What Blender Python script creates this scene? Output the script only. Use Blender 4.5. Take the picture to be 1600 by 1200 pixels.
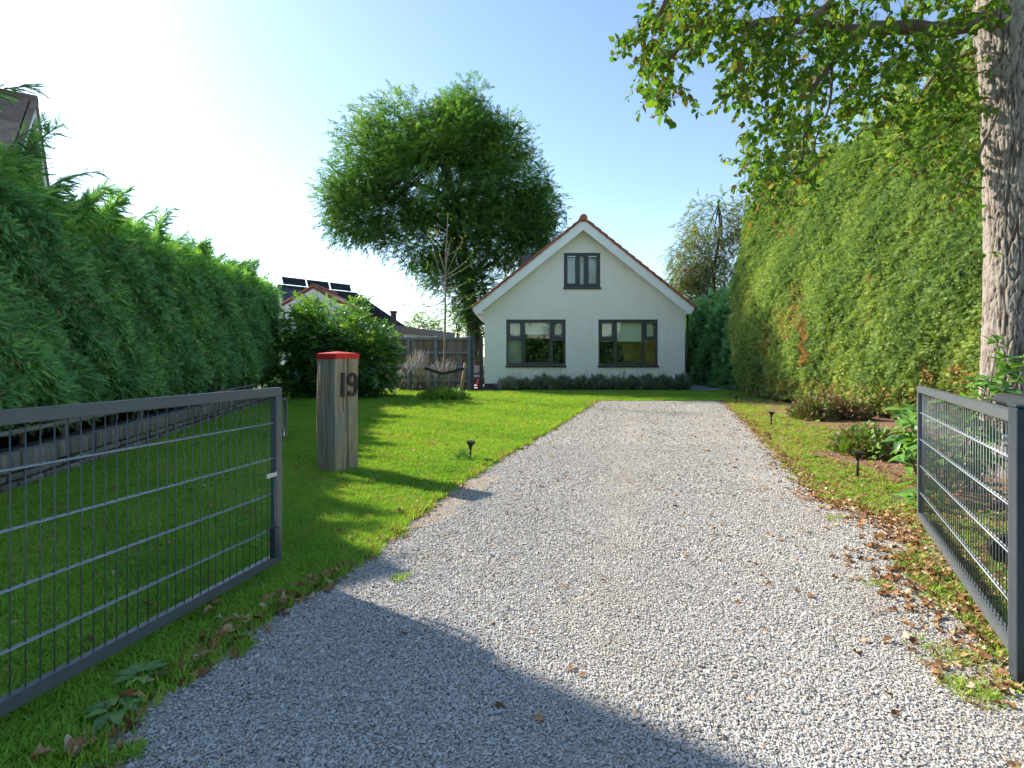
import bpy, bmesh, math, random
import numpy as np
from mathutils import Vector, noise

rng = np.random.default_rng(19)
random.seed(19)
for o in list(bpy.data.objects):
    bpy.data.objects.remove(o)
scene = bpy.context.scene
COL = scene.collection
R = math.radians

# ------------------------------------------------------------------ camera
EYE = 1.33
F = 830.0
cam_d = bpy.data.cameras.new('camera')
cam = bpy.data.objects.new('camera', cam_d)
COL.objects.link(cam)
cam_d.sensor_width = 36.0
cam_d.lens = 36.0 * F / 1600.0
cam_d.shift_y = -43.0 / 1600.0
cam_d.clip_start = 0.05
cam_d.clip_end = 3000.0
cam.location = (0, 0, EYE)
cam.rotation_euler = (R(90), 0, 0)
scene.camera = cam

# ------------------------------------------------------------------ light
SUN_AZ = R(35.0)                 # below the X axis, light travels to +X, -Y
SUN_EL = R(34.0)
to_sun = Vector((-math.cos(SUN_AZ) * math.cos(SUN_EL), math.sin(SUN_AZ) * math.cos(SUN_EL), math.sin(SUN_EL)))
world = bpy.data.worlds.new('World')
scene.world = world
world.use_nodes = True
wn = world.node_tree.nodes
wl = world.node_tree.links
bg = wn['Background']
sky = wn.new('ShaderNodeTexSky')
sky.sky_type = 'NISHITA'
sky.sun_disc = False
sky.sun_elevation = SUN_EL
sky.sun_rotation = math.atan2(to_sun.x, to_sun.y)
sky.altitude = 0.0
sky.air_density = 1.0
sky.dust_density = 0.3
sky.ozone_density = 1.3
wl.new(sky.outputs[0], bg.inputs[0])
bg.inputs[1].default_value = 0.1
sun_d = bpy.data.lights.new('sun', 'SUN')
sun = bpy.data.objects.new('sun', sun_d)
COL.objects.link(sun)
sun_d.energy = 3.6
sun_d.angle = R(0.6)
sun_d.color = (1.0, 0.93, 0.82)
sun.rotation_euler = (-to_sun).to_track_quat('-Z', 'Y').to_euler()

vs = scene.view_settings
vs.view_transform = 'Standard'
vs.look = 'None'
vs.gamma = 1.0
vs.use_curve_mapping = False
vs.exposure = 1.5
cy = scene.cycles
cy.max_bounces = 7
cy.diffuse_bounces = 5
cy.use_adaptive_sampling = True
cy.adaptive_threshold = 0.025
cy.glossy_bounces = 3
cy.transmission_bounces = 4
cy.transparent_max_bounces = 8
cy.caustics_reflective = False
cy.caustics_refractive = False
cy.use_denoising = True
cy.sample_clamp_indirect = 6.0


def at(u, v, Y):
    return ((u - 800.0) / F * Y, Y, EYE - (v - 557.0) / F * Y)


def gp(u, v):
    Y = EYE * F / (v - 557.0)
    return ((u - 800.0) / F * Y, Y)


# ------------------------------------------------------------------ materials
MATS = {}


def mat_new(name):
    m = bpy.data.materials.new(name)
    m.use_nodes = True
    nt = m.node_tree
    b = nt.nodes['Principled BSDF']
    MATS[name] = m
    return m, nt, b


def N(nt, kind, **kw):
    n = nt.nodes.new(kind)
    for k, v in kw.items():
        if k.startswith('i_'):
            key = k[2:]
            key = int(key) if key.isdigit() else key.replace('_', ' ')
            n.inputs[key].default_value = v
        else:
            setattr(n, k, v)
    return n


def ramp(nt, cols, fac=None):
    n = nt.nodes.new('ShaderNodeValToRGB')
    cr = n.color_ramp
    while len(cr.elements) < len(cols):
        cr.elements.new(0.5)
    for e, (p, c) in zip(cr.elements, cols):
        e.position = p
        e.color = (c[0], c[1], c[2], 1)
    if fac is not None:
        nt.links.new(fac, n.inputs[0])
    return n


def coords(nt, scale=(1, 1, 1), which='Object', loc=(0, 0, 0)):
    tc = nt.nodes.new('ShaderNodeTexCoord')
    mp = nt.nodes.new('ShaderNodeMapping')
    mp.inputs['Scale'].default_value = scale
    mp.inputs['Location'].default_value = loc
    nt.links.new(tc.outputs[which], mp.inputs[0])
    return mp.outputs[0]


def surf_mat(name, cols, scale=(6, 6, 6), nscale=1.0, detail=6, rough=0.7, spec=0.4, bump=0.0, bdist=0.01, metallic=0.0,
             bscale=None, rnd=0.0, bnscale=None):
    """mottled surface: noise through a colour ramp, bump from a second noise, small shift per object"""
    m, nt, b = mat_new(name)
    co = coords(nt, scale)
    nz = N(nt, 'ShaderNodeTexNoise', i_Scale=nscale, i_Detail=detail, i_Roughness=0.65)
    nt.links.new(co, nz.inputs['Vector'])
    if len(cols) == 1:
        c = cols[0][1]
        cols = [(0.3, [x * 0.88 for x in c]), (0.7, [min(1, x * 1.1) for x in c])]
    rp = ramp(nt, cols, nz.outputs['Fac'])
    out = rp.outputs[0]
    if rnd:
        oi = nt.nodes.new('ShaderNodeObjectInfo')
        mr = N(nt, 'ShaderNodeMapRange', i_3=1 - rnd, i_4=1 + rnd)
        nt.links.new(oi.outputs['Random'], mr.inputs[0])
        hs = nt.nodes.new('ShaderNodeHueSaturation')
        nt.links.new(mr.outputs[0], hs.inputs['Value'])
        nt.links.new(out, hs.inputs['Color'])
        out = hs.outputs[0]
    nt.links.new(out, b.inputs['Base Color'])
    b.inputs['Roughness'].default_value = rough
    b.inputs['Specular IOR Level'].default_value = spec
    b.inputs['Metallic'].default_value = metallic
    if bump:
        n2 = N(nt, 'ShaderNodeTexNoise', i_Scale=bnscale or 3.0, i_Detail=8, i_Roughness=0.7)
        nt.links.new(coords(nt, bscale or scale), n2.inputs['Vector'])
        bp = N(nt, 'ShaderNodeBump', i_Strength=bump, i_Distance=bdist)
        nt.links.new(n2.outputs['Fac'], bp.inputs['Height'])
        nt.links.new(bp.outputs[0], b.inputs['Normal'])
    return m


def leaf_mat(name, cols, trans=0.4, rough=0.5, spec=0.35, tcol=(1.25, 1.35, 0.5), gain=1.0, useobj=False):
    """thin leaf: diffuse + translucent + a little gloss; colour picked by the piece's tint"""
    m, nt, b = mat_new(name)
    nt.nodes.remove(b)
    if useobj:
        fac = nt.nodes.new('ShaderNodeObjectInfo').outputs['Random']
    else:
        a1 = N(nt, 'ShaderNodeAttribute', attribute_name='tint')
        a2 = N(nt, 'ShaderNodeAttribute', attribute_name='tint', attribute_type='INSTANCER')
        ad = N(nt, 'ShaderNodeMath', operation='ADD')
        nt.links.new(a1.outputs['Fac'], ad.inputs[0])
        nt.links.new(a2.outputs['Fac'], ad.inputs[1])
        fac = ad.outputs[0]
    rp = ramp(nt, [(p, [min(0.9, x * gain) for x in c]) for p, c in cols], fac)
    df = nt.nodes.new('ShaderNodeBsdfDiffuse')
    nt.links.new(rp.outputs[0], df.inputs['Color'])
    last = df.outputs[0]
    if trans > 0:
        tr = nt.nodes.new('ShaderNodeBsdfTranslucent')
        mx = N(nt, 'ShaderNodeMix', data_type='RGBA', blend_type='MULTIPLY')
        mx.inputs['Factor'].default_value = 1.0
        nt.links.new(rp.outputs[0], mx.inputs['A'])
        mx.inputs['B'].default_value = (tcol[0], tcol[1], tcol[2], 1)
        nt.links.new(mx.outputs['Result'], tr.inputs['Color'])
        ms = nt.nodes.new('ShaderNodeMixShader')
        ms.inputs[0].default_value = trans
        nt.links.new(last, ms.inputs[1])
        nt.links.new(tr.outputs[0], ms.inputs[2])
        last = ms.outputs[0]
    if spec > 0.3:
        gl = N(nt, 'ShaderNodeBsdfGlossy', i_Roughness=rough)
        ms = nt.nodes.new('ShaderNodeMixShader')
        ms.inputs[0].default_value = 0.1 * spec
        nt.links.new(last, ms.inputs[1])
        nt.links.new(gl.outputs[0], ms.inputs[2])
        last = ms.outputs[0]
    nt.links.new(last, nt.nodes['Material Output'].inputs[0])
    return m


# paints, wood, stone
m_gate = surf_mat('gate_paint', [(0.3, (0.095, 0.108, 0.115)), (0.7, (0.115, 0.128, 0.136))], scale=(9, 9, 9), rough=0.38, spec=0.5, bump=0.05, bdist=0.002)
m_asphalt = surf_mat('asphalt', [(0.3, (0.04, 0.04, 0.042)), (0.7, (0.065, 0.064, 0.063))], scale=(4, 4, 4), nscale=4, rough=0.9, bump=0.4)
m_wire = surf_mat('gate_wire_sky_sheen', [(0.3, (0.26, 0.29, 0.32)), (0.7, (0.32, 0.35, 0.38))], scale=(9, 9, 9), rough=0.3, spec=0.6)  # lighter than the gate frame: sky reflection painted into the cross wires
m_gate_dark = surf_mat('gate_post_paint', [(0.3, (0.035, 0.045, 0.06)), (0.7, (0.045, 0.055, 0.07))], scale=(9, 9, 9), rough=0.4, spec=0.5)
m_steel = surf_mat('galvanised_steel', [(0.3, (0.45, 0.46, 0.47)), (0.7, (0.62, 0.63, 0.64))], scale=(30, 30, 30), rough=0.4, metallic=0.7)
m_black = surf_mat('black_plastic', [(0.3, (0.014, 0.014, 0.015)), (0.7, (0.022, 0.022, 0.024))], scale=(20, 20, 20), rough=0.45)
m_bin = surf_mat('bin_plastic', [(0.3, (0.022, 0.022, 0.024)), (0.7, (0.034, 0.034, 0.036))], scale=(14, 14, 14), rough=0.5, bump=0.1, bdist=0.002)
m_red = surf_mat('red_cap_paint', [(0.26, (0.22, 0.05, 0.035)), (0.33, (0.56, 0.024, 0.016)), (0.6, (0.66, 0.03, 0.02)), (0.72, (0.62, 0.07, 0.05)), (0.8, (0.42, 0.20, 0.15))], scale=(11, 11, 11), nscale=2, rough=0.5, bump=0.12, bdist=0.003)
m_iron = surf_mat('dark_iron', [(0.3, (0.02, 0.017, 0.015)), (0.7, (0.04, 0.034, 0.03))], scale=(40, 40, 40), rough=0.6, bump=0.3, bdist=0.002)
m_white = surf_mat('white_paint', [(0.25, (0.80, 0.79, 0.76)), (0.7, (0.86, 0.85, 0.83))], scale=(1.5, 1.5, 3), rough=0.45, bump=0.03)
m_anthr = surf_mat('anthracite_frame', [(0.3, (0.034, 0.042, 0.05)), (0.7, (0.042, 0.052, 0.06))], scale=(8, 8, 8), rough=0.35, spec=0.5)
m_tile = surf_mat('red_roof_tile', [(0.25, (0.2, 0.062, 0.04)), (0.5, (0.34, 0.11, 0.065)), (0.75, (0.24, 0.10, 0.07))], scale=(3, 3, 3), rough=0.75, bump=0.3, rnd=0.18)
m_sillt = surf_mat('dark_sill_tile', [(0.3, (0.02, 0.02, 0.022)), (0.7, (0.04, 0.04, 0.042))], scale=(6, 6, 6), rough=0.4)
m_plinth = surf_mat('plinth_brick', [(0.3, (0.045, 0.04, 0.042)), (0.7, (0.09, 0.075, 0.072))], scale=(9, 9, 30), rough=0.8, bump=0.5)
m_dtile = surf_mat('dark_roof_tile', [(0.3, (0.035, 0.04, 0.05)), (0.7, (0.06, 0.066, 0.078))], scale=(2, 2, 2), rough=0.4, rnd=0.2)
m_btile = surf_mat('brown_roof_tile', [(0.3, (0.17, 0.10, 0.085)), (0.55, (0.27, 0.19, 0.15)), (0.75, (0.19, 0.17, 0.12))], scale=(3, 3, 3), rough=0.8, bump=0.5, bdist=0.03, rnd=0.3)
m_pv = surf_mat('solar_panel', [(0.3, (0.02, 0.023, 0.03)), (0.7, (0.028, 0.032, 0.04))], scale=(4, 4, 4), rough=0.6, spec=0.15)
m_slab = surf_mat('paving_slab', [(0.3, (0.26, 0.27, 0.28)), (0.7, (0.38, 0.38, 0.38))], scale=(5, 5, 5), rough=0.8, bump=0.2, rnd=0.1)
m_brown = surf_mat('brown_brick', [(0.25, (0.12, 0.07, 0.05)), (0.75, (0.22, 0.14, 0.10))], scale=(6, 6, 6), rough=0.9, bump=0.4, rnd=0.2)
m_clink = surf_mat('weathered_clinker', [(0.22, (0.05, 0.07, 0.03)), (0.4, (0.19, 0.165, 0.13)), (0.6, (0.26, 0.235, 0.205)), (0.8, (0.13, 0.115, 0.10))], scale=(14, 14, 14), rough=0.95, bump=0.9, bdist=0.01, rnd=0.3)
m_mortar = surf_mat('dark_mortar', [(0.3, (0.04, 0.04, 0.035)), (0.7, (0.08, 0.075, 0.065))], scale=(9, 9, 9), rough=1.0, bump=0.4)
m_batten = surf_mat('weathered_batten', [(0.3, (0.16, 0.14, 0.12)), (0.7, (0.3, 0.27, 0.24))], scale=(4, 4, 30), rough=0.9, bump=0.3)
m_greyp = surf_mat('grey_fence_post', [(0.3, (0.17, 0.175, 0.18)), (0.7, (0.26, 0.26, 0.26))], scale=(6, 6, 2), rough=0.9, bump=0.2)
m_bluep = surf_mat('blue_grey_post', [(0.3, (0.04, 0.055, 0.075)), (0.7, (0.055, 0.07, 0.09))], scale=(6, 6, 2), rough=0.5)
m_cush = surf_mat('grey_cushion', [(0.3, (0.2, 0.2, 0.22)), (0.7, (0.3, 0.3, 0.33))], scale=(9, 9, 9), rough=0.95)
m_soil = surf_mat('needle_soil', [(0.25, (0.10, 0.055, 0.03)), (0.5, (0.22, 0.12, 0.07)), (0.75, (0.30, 0.19, 0.12))], scale=(9, 9, 9), nscale=3, rough=1.0, bump=0.8, bdist=0.02)
m_sand = surf_mat('sandy_dirt', [(0.25, (0.22, 0.165, 0.115)), (0.5, (0.36, 0.28, 0.20)), (0.75, (0.44, 0.37, 0.29))], scale=(6, 6, 6), nscale=3, detail=10, rough=1.0, bump=0.9, bdist=0.02, bnscale=14)
m_lawn = surf_mat('lawn_soil', [(0.25, (0.075, 0.095, 0.025)), (0.5, (0.12, 0.15, 0.035)), (0.75, (0.16, 0.15, 0.055))], scale=(3, 3, 3), nscale=3, detail=10, rough=1.0, bump=0.9, bdist=0.03, bnscale=12)
m_ground = surf_mat('ground_earth', [(0.3, (0.05, 0.07, 0.025)), (0.7, (0.09, 0.10, 0.04))], scale=(0.6, 0.6, 0.6), nscale=2, detail=10, rough=1.0)
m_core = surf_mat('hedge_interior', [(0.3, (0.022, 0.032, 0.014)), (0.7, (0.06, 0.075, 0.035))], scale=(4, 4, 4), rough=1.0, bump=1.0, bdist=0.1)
m_twig = surf_mat('twig_bark', [(0.3, (0.10, 0.075, 0.05)), (0.7, (0.19, 0.15, 0.11))], scale=(9, 9, 3), rough=0.9, bump=0.3)
m_pale_twig = surf_mat('pale_twig_bark', [(0.3, (0.20, 0.15, 0.11)), (0.7, (0.36, 0.29, 0.23))], scale=(9, 9, 3), rough=0.9)
m_dark_bark = surf_mat('dark_bark', [(0.3, (0.03, 0.026, 0.02)), (0.7, (0.07, 0.06, 0.048))], scale=(8, 8, 1.5), rough=1.0, bump=0.9, bdist=0.03)
m_stake = surf_mat('stake_wood', [(0.3, (0.24, 0.16, 0.09)), (0.7, (0.40, 0.30, 0.19))], scale=(12, 12, 1.5), rough=0.9, bump=0.4)
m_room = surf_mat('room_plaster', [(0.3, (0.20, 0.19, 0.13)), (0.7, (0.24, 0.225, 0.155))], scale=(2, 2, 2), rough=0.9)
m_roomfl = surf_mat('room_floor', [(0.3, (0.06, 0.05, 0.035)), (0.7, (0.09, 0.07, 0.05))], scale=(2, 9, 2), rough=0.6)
m_blind = surf_mat('cream_blind', [(0.3, (0.80, 0.80, 0.70)), (0.7, (0.86, 0.85, 0.76))], scale=(1, 1, 30), rough=0.9)
m_curtain = surf_mat('white_curtain', [(0.3, (0.72, 0.71, 0.67)), (0.7, (0.82, 0.81, 0.78))], scale=(8, 8, 1), rough=0.95)
m_grey_wall = surf_mat('pale_render', [(0.3, (0.40, 0.42, 0.44)), (0.7, (0.52, 0.53, 0.55))], scale=(2, 2, 2), rough=0.9)
m_felt = surf_mat('grey_roof_edge', [(0.3, (0.09, 0.10, 0.11)), (0.7, (0.14, 0.15, 0.16))], scale=(2, 2, 8), rough=0.7)
m_redpot = surf_mat('red_glaze', [(0.3, (0.45, 0.03, 0.03)), (0.7, (0.55, 0.05, 0.045))], scale=(9, 9, 9), rough=0.35)


def make_wall_paint():
    m, nt, b = mat_new('white_painted_brick')
    co = coords(nt, (1, 1, 1))
    sx = nt.nodes.new('ShaderNodeSeparateXYZ')
    nt.links.new(co, sx.inputs[0])
    cx = nt.nodes.new('ShaderNodeCombineXYZ')
    ad = N(nt, 'ShaderNodeMath', operation='ADD')
    nt.links.new(sx.outputs[0], ad.inputs[0])
    nt.links.new(sx.outputs[1], ad.inputs[1])
    nt.links.new(ad.outputs[0], cx.inputs[0])
    nt.links.new(sx.outputs[2], cx.inputs[1])
    br = N(nt, 'ShaderNodeTexBrick', i_Scale=1.0)
    br.inputs['Brick Width'].default_value = 0.22
    br.inputs['Row Height'].default_value = 0.0625
    br.inputs['Mortar Size'].default_value = 0.006
    br.inputs['Mortar Smooth'].default_value = 0.6
    br.inputs['Color1'].default_value = (1, 1, 1, 1)
    br.inputs['Color2'].default_value = (0.8, 0.8, 0.8, 1)
    br.inputs['Mortar'].default_value = (0, 0, 0, 1)
    nt.links.new(cx.outputs[0], br.inputs['Vector'])
    nz = N(nt, 'ShaderNodeTexNoise', i_Scale=0.9, i_Detail=8, i_Roughness=0.7)
    nt.links.new(co, nz.inputs['Vector'])
    rp = ramp(nt, [(0.25, (0.88, 0.83, 0.755)), (0.5, (0.92, 0.875, 0.81)), (0.75, (0.93, 0.895, 0.84))], nz.outputs['Fac'])
    mx = N(nt, 'ShaderNodeMix', data_type='RGBA', blend_type='MULTIPLY')
    r2 = ramp(nt, [(0.0, (0.86, 0.85, 0.82)), (1.0, (1, 1, 1))], br.outputs['Color'])
    mx.inputs['Factor'].default_value = 1.0
    nt.links.new(rp.outputs[0], mx.inputs['A'])
    nt.links.new(r2.outputs[0], mx.inputs['B'])
    st = N(nt, 'ShaderNodeTexNoise', i_Scale=1.0, i_Detail=8, i_Roughness=0.7)
    nt.links.new(coords(nt, (3.2, 3.2, 0.28)), st.inputs['Vector'])
    r3 = ramp(nt, [(0.36, (0.84, 0.82, 0.76)), (0.52, (0.97, 0.965, 0.95)), (0.7, (1, 1, 1))], st.outputs['Fac'])
    m3 = N(nt, 'ShaderNodeMix', data_type='RGBA', blend_type='MULTIPLY')
    m3.inputs['Factor'].default_value = 0.22
    nt.links.new(mx.outputs['Result'], m3.inputs['A'])
    nt.links.new(r3.outputs[0], m3.inputs['B'])
    nt.links.new(m3.outputs['Result'], b.inputs['Base Color'])
    b.inputs['Roughness'].default_value = 0.75
    bp = N(nt, 'ShaderNodeBump', i_Strength=0.7, i_Distance=0.008)
    nt.links.new(br.outputs['Color'], bp.inputs['Height'])
    nt.links.new(bp.outputs[0], b.inputs['Normal'])
    return m


m_wall = make_wall_paint()


def make_oak():
    """weathered pile wood: vertical grain, long checks, grey to honey patches"""
    m, nt, b = mat_new('weathered_pile_wood')
    co = coords(nt, (22, 22, 1.3))
    n1 = N(nt, 'ShaderNodeTexNoise', i_Scale=1.5, i_Detail=10, i_Roughness=0.7, i_Distortion=0.6)
    nt.links.new(co, n1.inputs['Vector'])
    n2 = N(nt, 'ShaderNodeTexNoise', i_Scale=2.2, i_Detail=4)
    nt.links.new(coords(nt, (1, 1, 1.0)), n2.inputs['Vector'])
    r1 = ramp(nt, [(0.3, (0.13, 0.10, 0.07)), (0.45, (0.31, 0.25, 0.18)), (0.58, (0.41, 0.34, 0.25)), (0.72, (0.26, 0.21, 0.155))], n1.outputs['Fac'])
    r2 = ramp(nt, [(0.35, (0.84, 0.9, 1.0)), (0.65, (1.1, 0.98, 0.78))], n2.outputs['Fac'])
    mx = N(nt, 'ShaderNodeMix', data_type='RGBA', blend_type='MULTIPLY')
    mx.inputs['Factor'].default_value = 1.0
    nt.links.new(r1.outputs[0], mx.inputs['A'])
    nt.links.new(r2.outputs[0], mx.inputs['B'])
    nt.links.new(mx.outputs['Result'], b.inputs['Base Color'])
    b.inputs['Roughness'].default_value = 0.9
    bp = N(nt, 'ShaderNodeBump', i_Strength=0.9, i_Distance=0.01)
    nt.links.new(n1.outputs['Fac'], bp.inputs['Height'])
    nt.links.new(bp.outputs[0], b.inputs['Normal'])
    return m


m_oak = make_oak()


def make_boards():
    m, nt, b = mat_new('stained_fence_board')
    oi = nt.nodes.new('ShaderNodeObjectInfo')
    n1 = N(nt, 'ShaderNodeTexNoise', i_Scale=2.0, i_Detail=8, i_Roughness=0.7)
    nt.links.new(coords(nt, (14, 14, 0.9)), n1.inputs['Vector'])
    ad = N(nt, 'ShaderNodeMath', operation='MULTIPLY_ADD')
    nt.links.new(oi.outputs['Random'], ad.inputs[0])
    ad.inputs[1].default_value = 0.5
    nt.links.new(n1.outputs['Fac'], ad.inputs[2])
    r1 = ramp(nt, [(0.35, (0.11, 0.085, 0.07)), (0.6, (0.17, 0.125, 0.095)), (0.78, (0.20, 0.12, 0.075)), (0.98, (0.24, 0.20, 0.165))], ad.outputs[0])
    nt.links.new(r1.outputs[0], b.inputs['Base Color'])
    b.inputs['Roughness'].default_value = 0.9
    return m


m_board = make_boards()


def make_bark():
    m, nt, b = mat_new('fissured_bark')
    a = nt.nodes.new('ShaderNodeAttribute')
    a.attribute_name = 'ridge'
    n1 = N(nt, 'ShaderNodeTexNoise', i_Scale=9.0, i_Detail=10, i_Roughness=0.75)
    nt.links.new(coords(nt, (1, 1, 0.45)), n1.inputs['Vector'])
    ad = N(nt, 'ShaderNodeMath', operation='MULTIPLY_ADD')
    nt.links.new(a.outputs['Fac'], ad.inputs[0])
    ad.inputs[1].default_value = 0.55
    sc = N(nt, 'ShaderNodeMath', operation='MULTIPLY')
    sc.inputs[1].default_value = 0.6
    nt.links.new(n1.outputs['Fac'], sc.inputs[0])
    nt.links.new(sc.outputs[0], ad.inputs[2])
    r1 = ramp(nt, [(0.22, (0.05, 0.037, 0.028)), (0.45, (0.15, 0.118, 0.094)), (0.66, (0.26, 0.22, 0.182)), (0.88, (0.33, 0.29, 0.25))], ad.outputs[0])
    nt.links.new(r1.outputs[0], b.inputs['Base Color'])
    b.inputs['Roughness'].default_value = 0.95
    n2 = N(nt, 'ShaderNodeTexNoise', i_Scale=30.0, i_Detail=8, i_Roughness=0.75)
    nt.links.new(coords(nt, (1, 1, 0.35)), n2.inputs['Vector'])
    bp = N(nt, 'ShaderNodeBump', i_Strength=0.9, i_Distance=0.015)
    nt.links.new(n2.outputs['Fac'], bp.inputs['Height'])
    nt.links.new(bp.outputs[0], b.inputs['Normal'])
    return m


m_bark = make_bark()


def make_gravel():
    m, nt, b = mat_new('shell_gravel_bed')
    co = coords(nt, (1, 1, 1))
    vo = N(nt, 'ShaderNodeTexVoronoi', i_Scale=75.0)
    nt.links.new(co, vo.inputs['Vector'])
    r1 = ramp(nt, [(0.0, (0.20, 0.19, 0.175)), (0.25, (0.36, 0.335, 0.30)), (0.6, (0.49, 0.46, 0.415)), (1.0, (0.59, 0.56, 0.515))], vo.outputs['Color'])
    nz = N(nt, 'ShaderNodeTexNoise', i_Scale=1.3, i_Detail=8, i_Roughness=0.7)
    nt.links.new(co, nz.inputs['Vector'])
    r2 = ramp(nt, [(0.32, (0.72, 0.64, 0.53)), (0.5, (0.95, 0.92, 0.87)), (0.65, (1.0, 1.0, 1.0))], nz.outputs['Fac'])
    mx = N(nt, 'ShaderNodeMix', data_type='RGBA', blend_type='MULTIPLY')
    mx.inputs['Factor'].default_value = 1.0
    nt.links.new(r1.outputs[0], mx.inputs['A'])
    nt.links.new(r2.outputs[0], mx.inputs['B'])
    nt.links.new(mx.outputs['Result'], b.inputs['Base Color'])
    b.inputs['Roughness'].default_value = 0.85
    bp = N(nt, 'ShaderNodeBump', i_Strength=1.0, i_Distance=0.012)
    nt.links.new(vo.outputs['Distance'], bp.inputs['Height'])
    nt.links.new(bp.outputs[0], b.inputs['Normal'])
    return m


m_gravel = make_gravel()
m_shell = leaf_mat('shell_flake', gain=0.87, cols=[(0.0, (0.09, 0.085, 0.085)), (0.06, (0.20, 0.185, 0.17)), (0.16, (0.44, 0.415, 0.375)), (0.5, (0.585, 0.555, 0.505)),
                                   (0.8, (0.65, 0.62, 0.57)), (0.96, (0.76, 0.74, 0.69)), (1.0, (0.44, 0.32, 0.21))], trans=0.0, rough=0.7, spec=0.3)
m_grass = leaf_mat('grass_blade', gain=2.6, cols=[(0.0, (0.06, 0.13, 0.02)), (0.45, (0.10, 0.185, 0.025)), (0.8, (0.13, 0.19, 0.035)), (0.93, (0.13, 0.12, 0.045)), (1.0, (0.16, 0.115, 0.06))],
                   trans=0.36, rough=0.55, spec=0.3, tcol=(1.75, 1.35, 0.6))
m_litter = leaf_mat('dry_leaf', gain=1.35, cols=[(0.0, (0.10, 0.055, 0.03)), (0.3, (0.20, 0.105, 0.05)), (0.6, (0.31, 0.18, 0.085)), (0.8, (0.40, 0.25, 0.13)), (1.0, (0.48, 0.40, 0.29))],
                    trans=0.22, rough=0.75, spec=0.2, tcol=(1.1, 0.9, 0.6))
m_litter_o = leaf_mat('dry_fallen_leaf', gain=1.35, cols=[(0.0, (0.10, 0.055, 0.03)), (0.3, (0.20, 0.105, 0.05)), (0.6, (0.31, 0.18, 0.085)), (0.8, (0.40, 0.25, 0.13)), (1.0, (0.48, 0.40, 0.29))],
                      trans=0.22, rough=0.75, spec=0.2, tcol=(1.1, 0.9, 0.6), useobj=True)
m_hedge_l = leaf_mat('cypress_spray', gain=3.8, cols=[(0.0, (0.12, 0.08, 0.05)), (0.04, (0.035, 0.075, 0.038)), (0.4, (0.06, 0.12, 0.052)), (0.8, (0.09, 0.16, 0.055)), (1.0, (0.15, 0.22, 0.06))],
                     trans=0.3, rough=0.6, spec=0.25, tcol=(1.3, 1.35, 0.5))
m_hedge_r = leaf_mat('clipped_cypress_spray', gain=3.0, cols=[(0.0, (0.21, 0.10, 0.05)), (0.10, (0.14, 0.09, 0.045)), (0.16, (0.045, 0.08, 0.03)), (0.45, (0.10, 0.14, 0.047)), (0.75, (0.152, 0.18, 0.06)), (1.0, (0.24, 0.22, 0.065))],
                     trans=0.3, rough=0.6, spec=0.25, tcol=(1.3, 1.3, 0.5))
m_elm = leaf_mat('elm_leaf', gain=2.2, cols=[(0.0, (0.032, 0.068, 0.026)), (0.5, (0.052, 0.105, 0.032)), (0.9, (0.095, 0.15, 0.035)), (1.0, (0.2, 0.22, 0.05))], trans=0.42, rough=0.5, spec=0.3)
m_alder = leaf_mat('broad_tree_leaf', gain=1.5, cols=[(0.0, (0.16, 0.09, 0.035)), (0.12, (0.05, 0.10, 0.02)), (0.5, (0.075, 0.15, 0.025)), (0.88, (0.13, 0.20, 0.03)), (1.0, (0.28, 0.26, 0.05))], trans=0.42, rough=0.42, spec=0.3)
m_alder_o = leaf_mat('broad_tree_leaf_single', gain=1.5, cols=[(0.0, (0.14, 0.09, 0.035)), (0.1, (0.05, 0.10, 0.02)), (0.5, (0.075, 0.15, 0.025)), (0.88, (0.13, 0.20, 0.03)), (1.0, (0.28, 0.26, 0.05))], trans=0.42, rough=0.42, spec=0.3, useobj=True)
m_birch = leaf_mat('birch_leaf', gain=1.8, cols=[(0.0, (0.11, 0.09, 0.04)), (0.3, (0.075, 0.10, 0.045)), (0.7, (0.105, 0.13, 0.055)), (1.0, (0.22, 0.185, 0.07))], trans=0.4, rough=0.5)
m_laurel = leaf_mat('laurel_leaf', gain=3.0, cols=[(0.0, (0.018, 0.045, 0.014)), (0.5, (0.035, 0.08, 0.02)), (0.85, (0.075, 0.13, 0.025)), (1.0, (0.20, 0.24, 0.04))], trans=0.35, rough=0.32, spec=0.5)
m_rhodo = leaf_mat('rhododendron_leaf', gain=1.6, cols=[(0.0, (0.05, 0.12, 0.03)), (0.5, (0.085, 0.19, 0.035)), (1.0, (0.16, 0.28, 0.045))], trans=0.35, rough=0.35, spec=0.5, useobj=True)
m_juniper = leaf_mat('juniper_spray', gain=2.0, cols=[(0.0, (0.15, 0.085, 0.055)), (0.3, (0.11, 0.075, 0.045)), (0.4, (0.06, 0.10, 0.025)), (0.8, (0.10, 0.16, 0.03)), (1.0, (0.18, 0.20, 0.05))], trans=0.25, rough=0.6)
m_sage = leaf_mat('sage_flower', gain=1.1, cols=[(0.0, (0.10, 0.13, 0.06)), (0.5, (0.17, 0.20, 0.10)), (0.55, (0.24, 0.20, 0.34)), (1.0, (0.40, 0.34, 0.50))], trans=0.3, rough=0.7)
m_lavender = leaf_mat('lavender_leaf', gain=1.9, cols=[(0.0, (0.06, 0.085, 0.055)), (0.5, (0.115, 0.14, 0.10)), (0.78, (0.17, 0.19, 0.12)), (0.88, (0.26, 0.24, 0.12)), (1.0, (0.19, 0.16, 0.22))], trans=0.3, rough=0.75)


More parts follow.
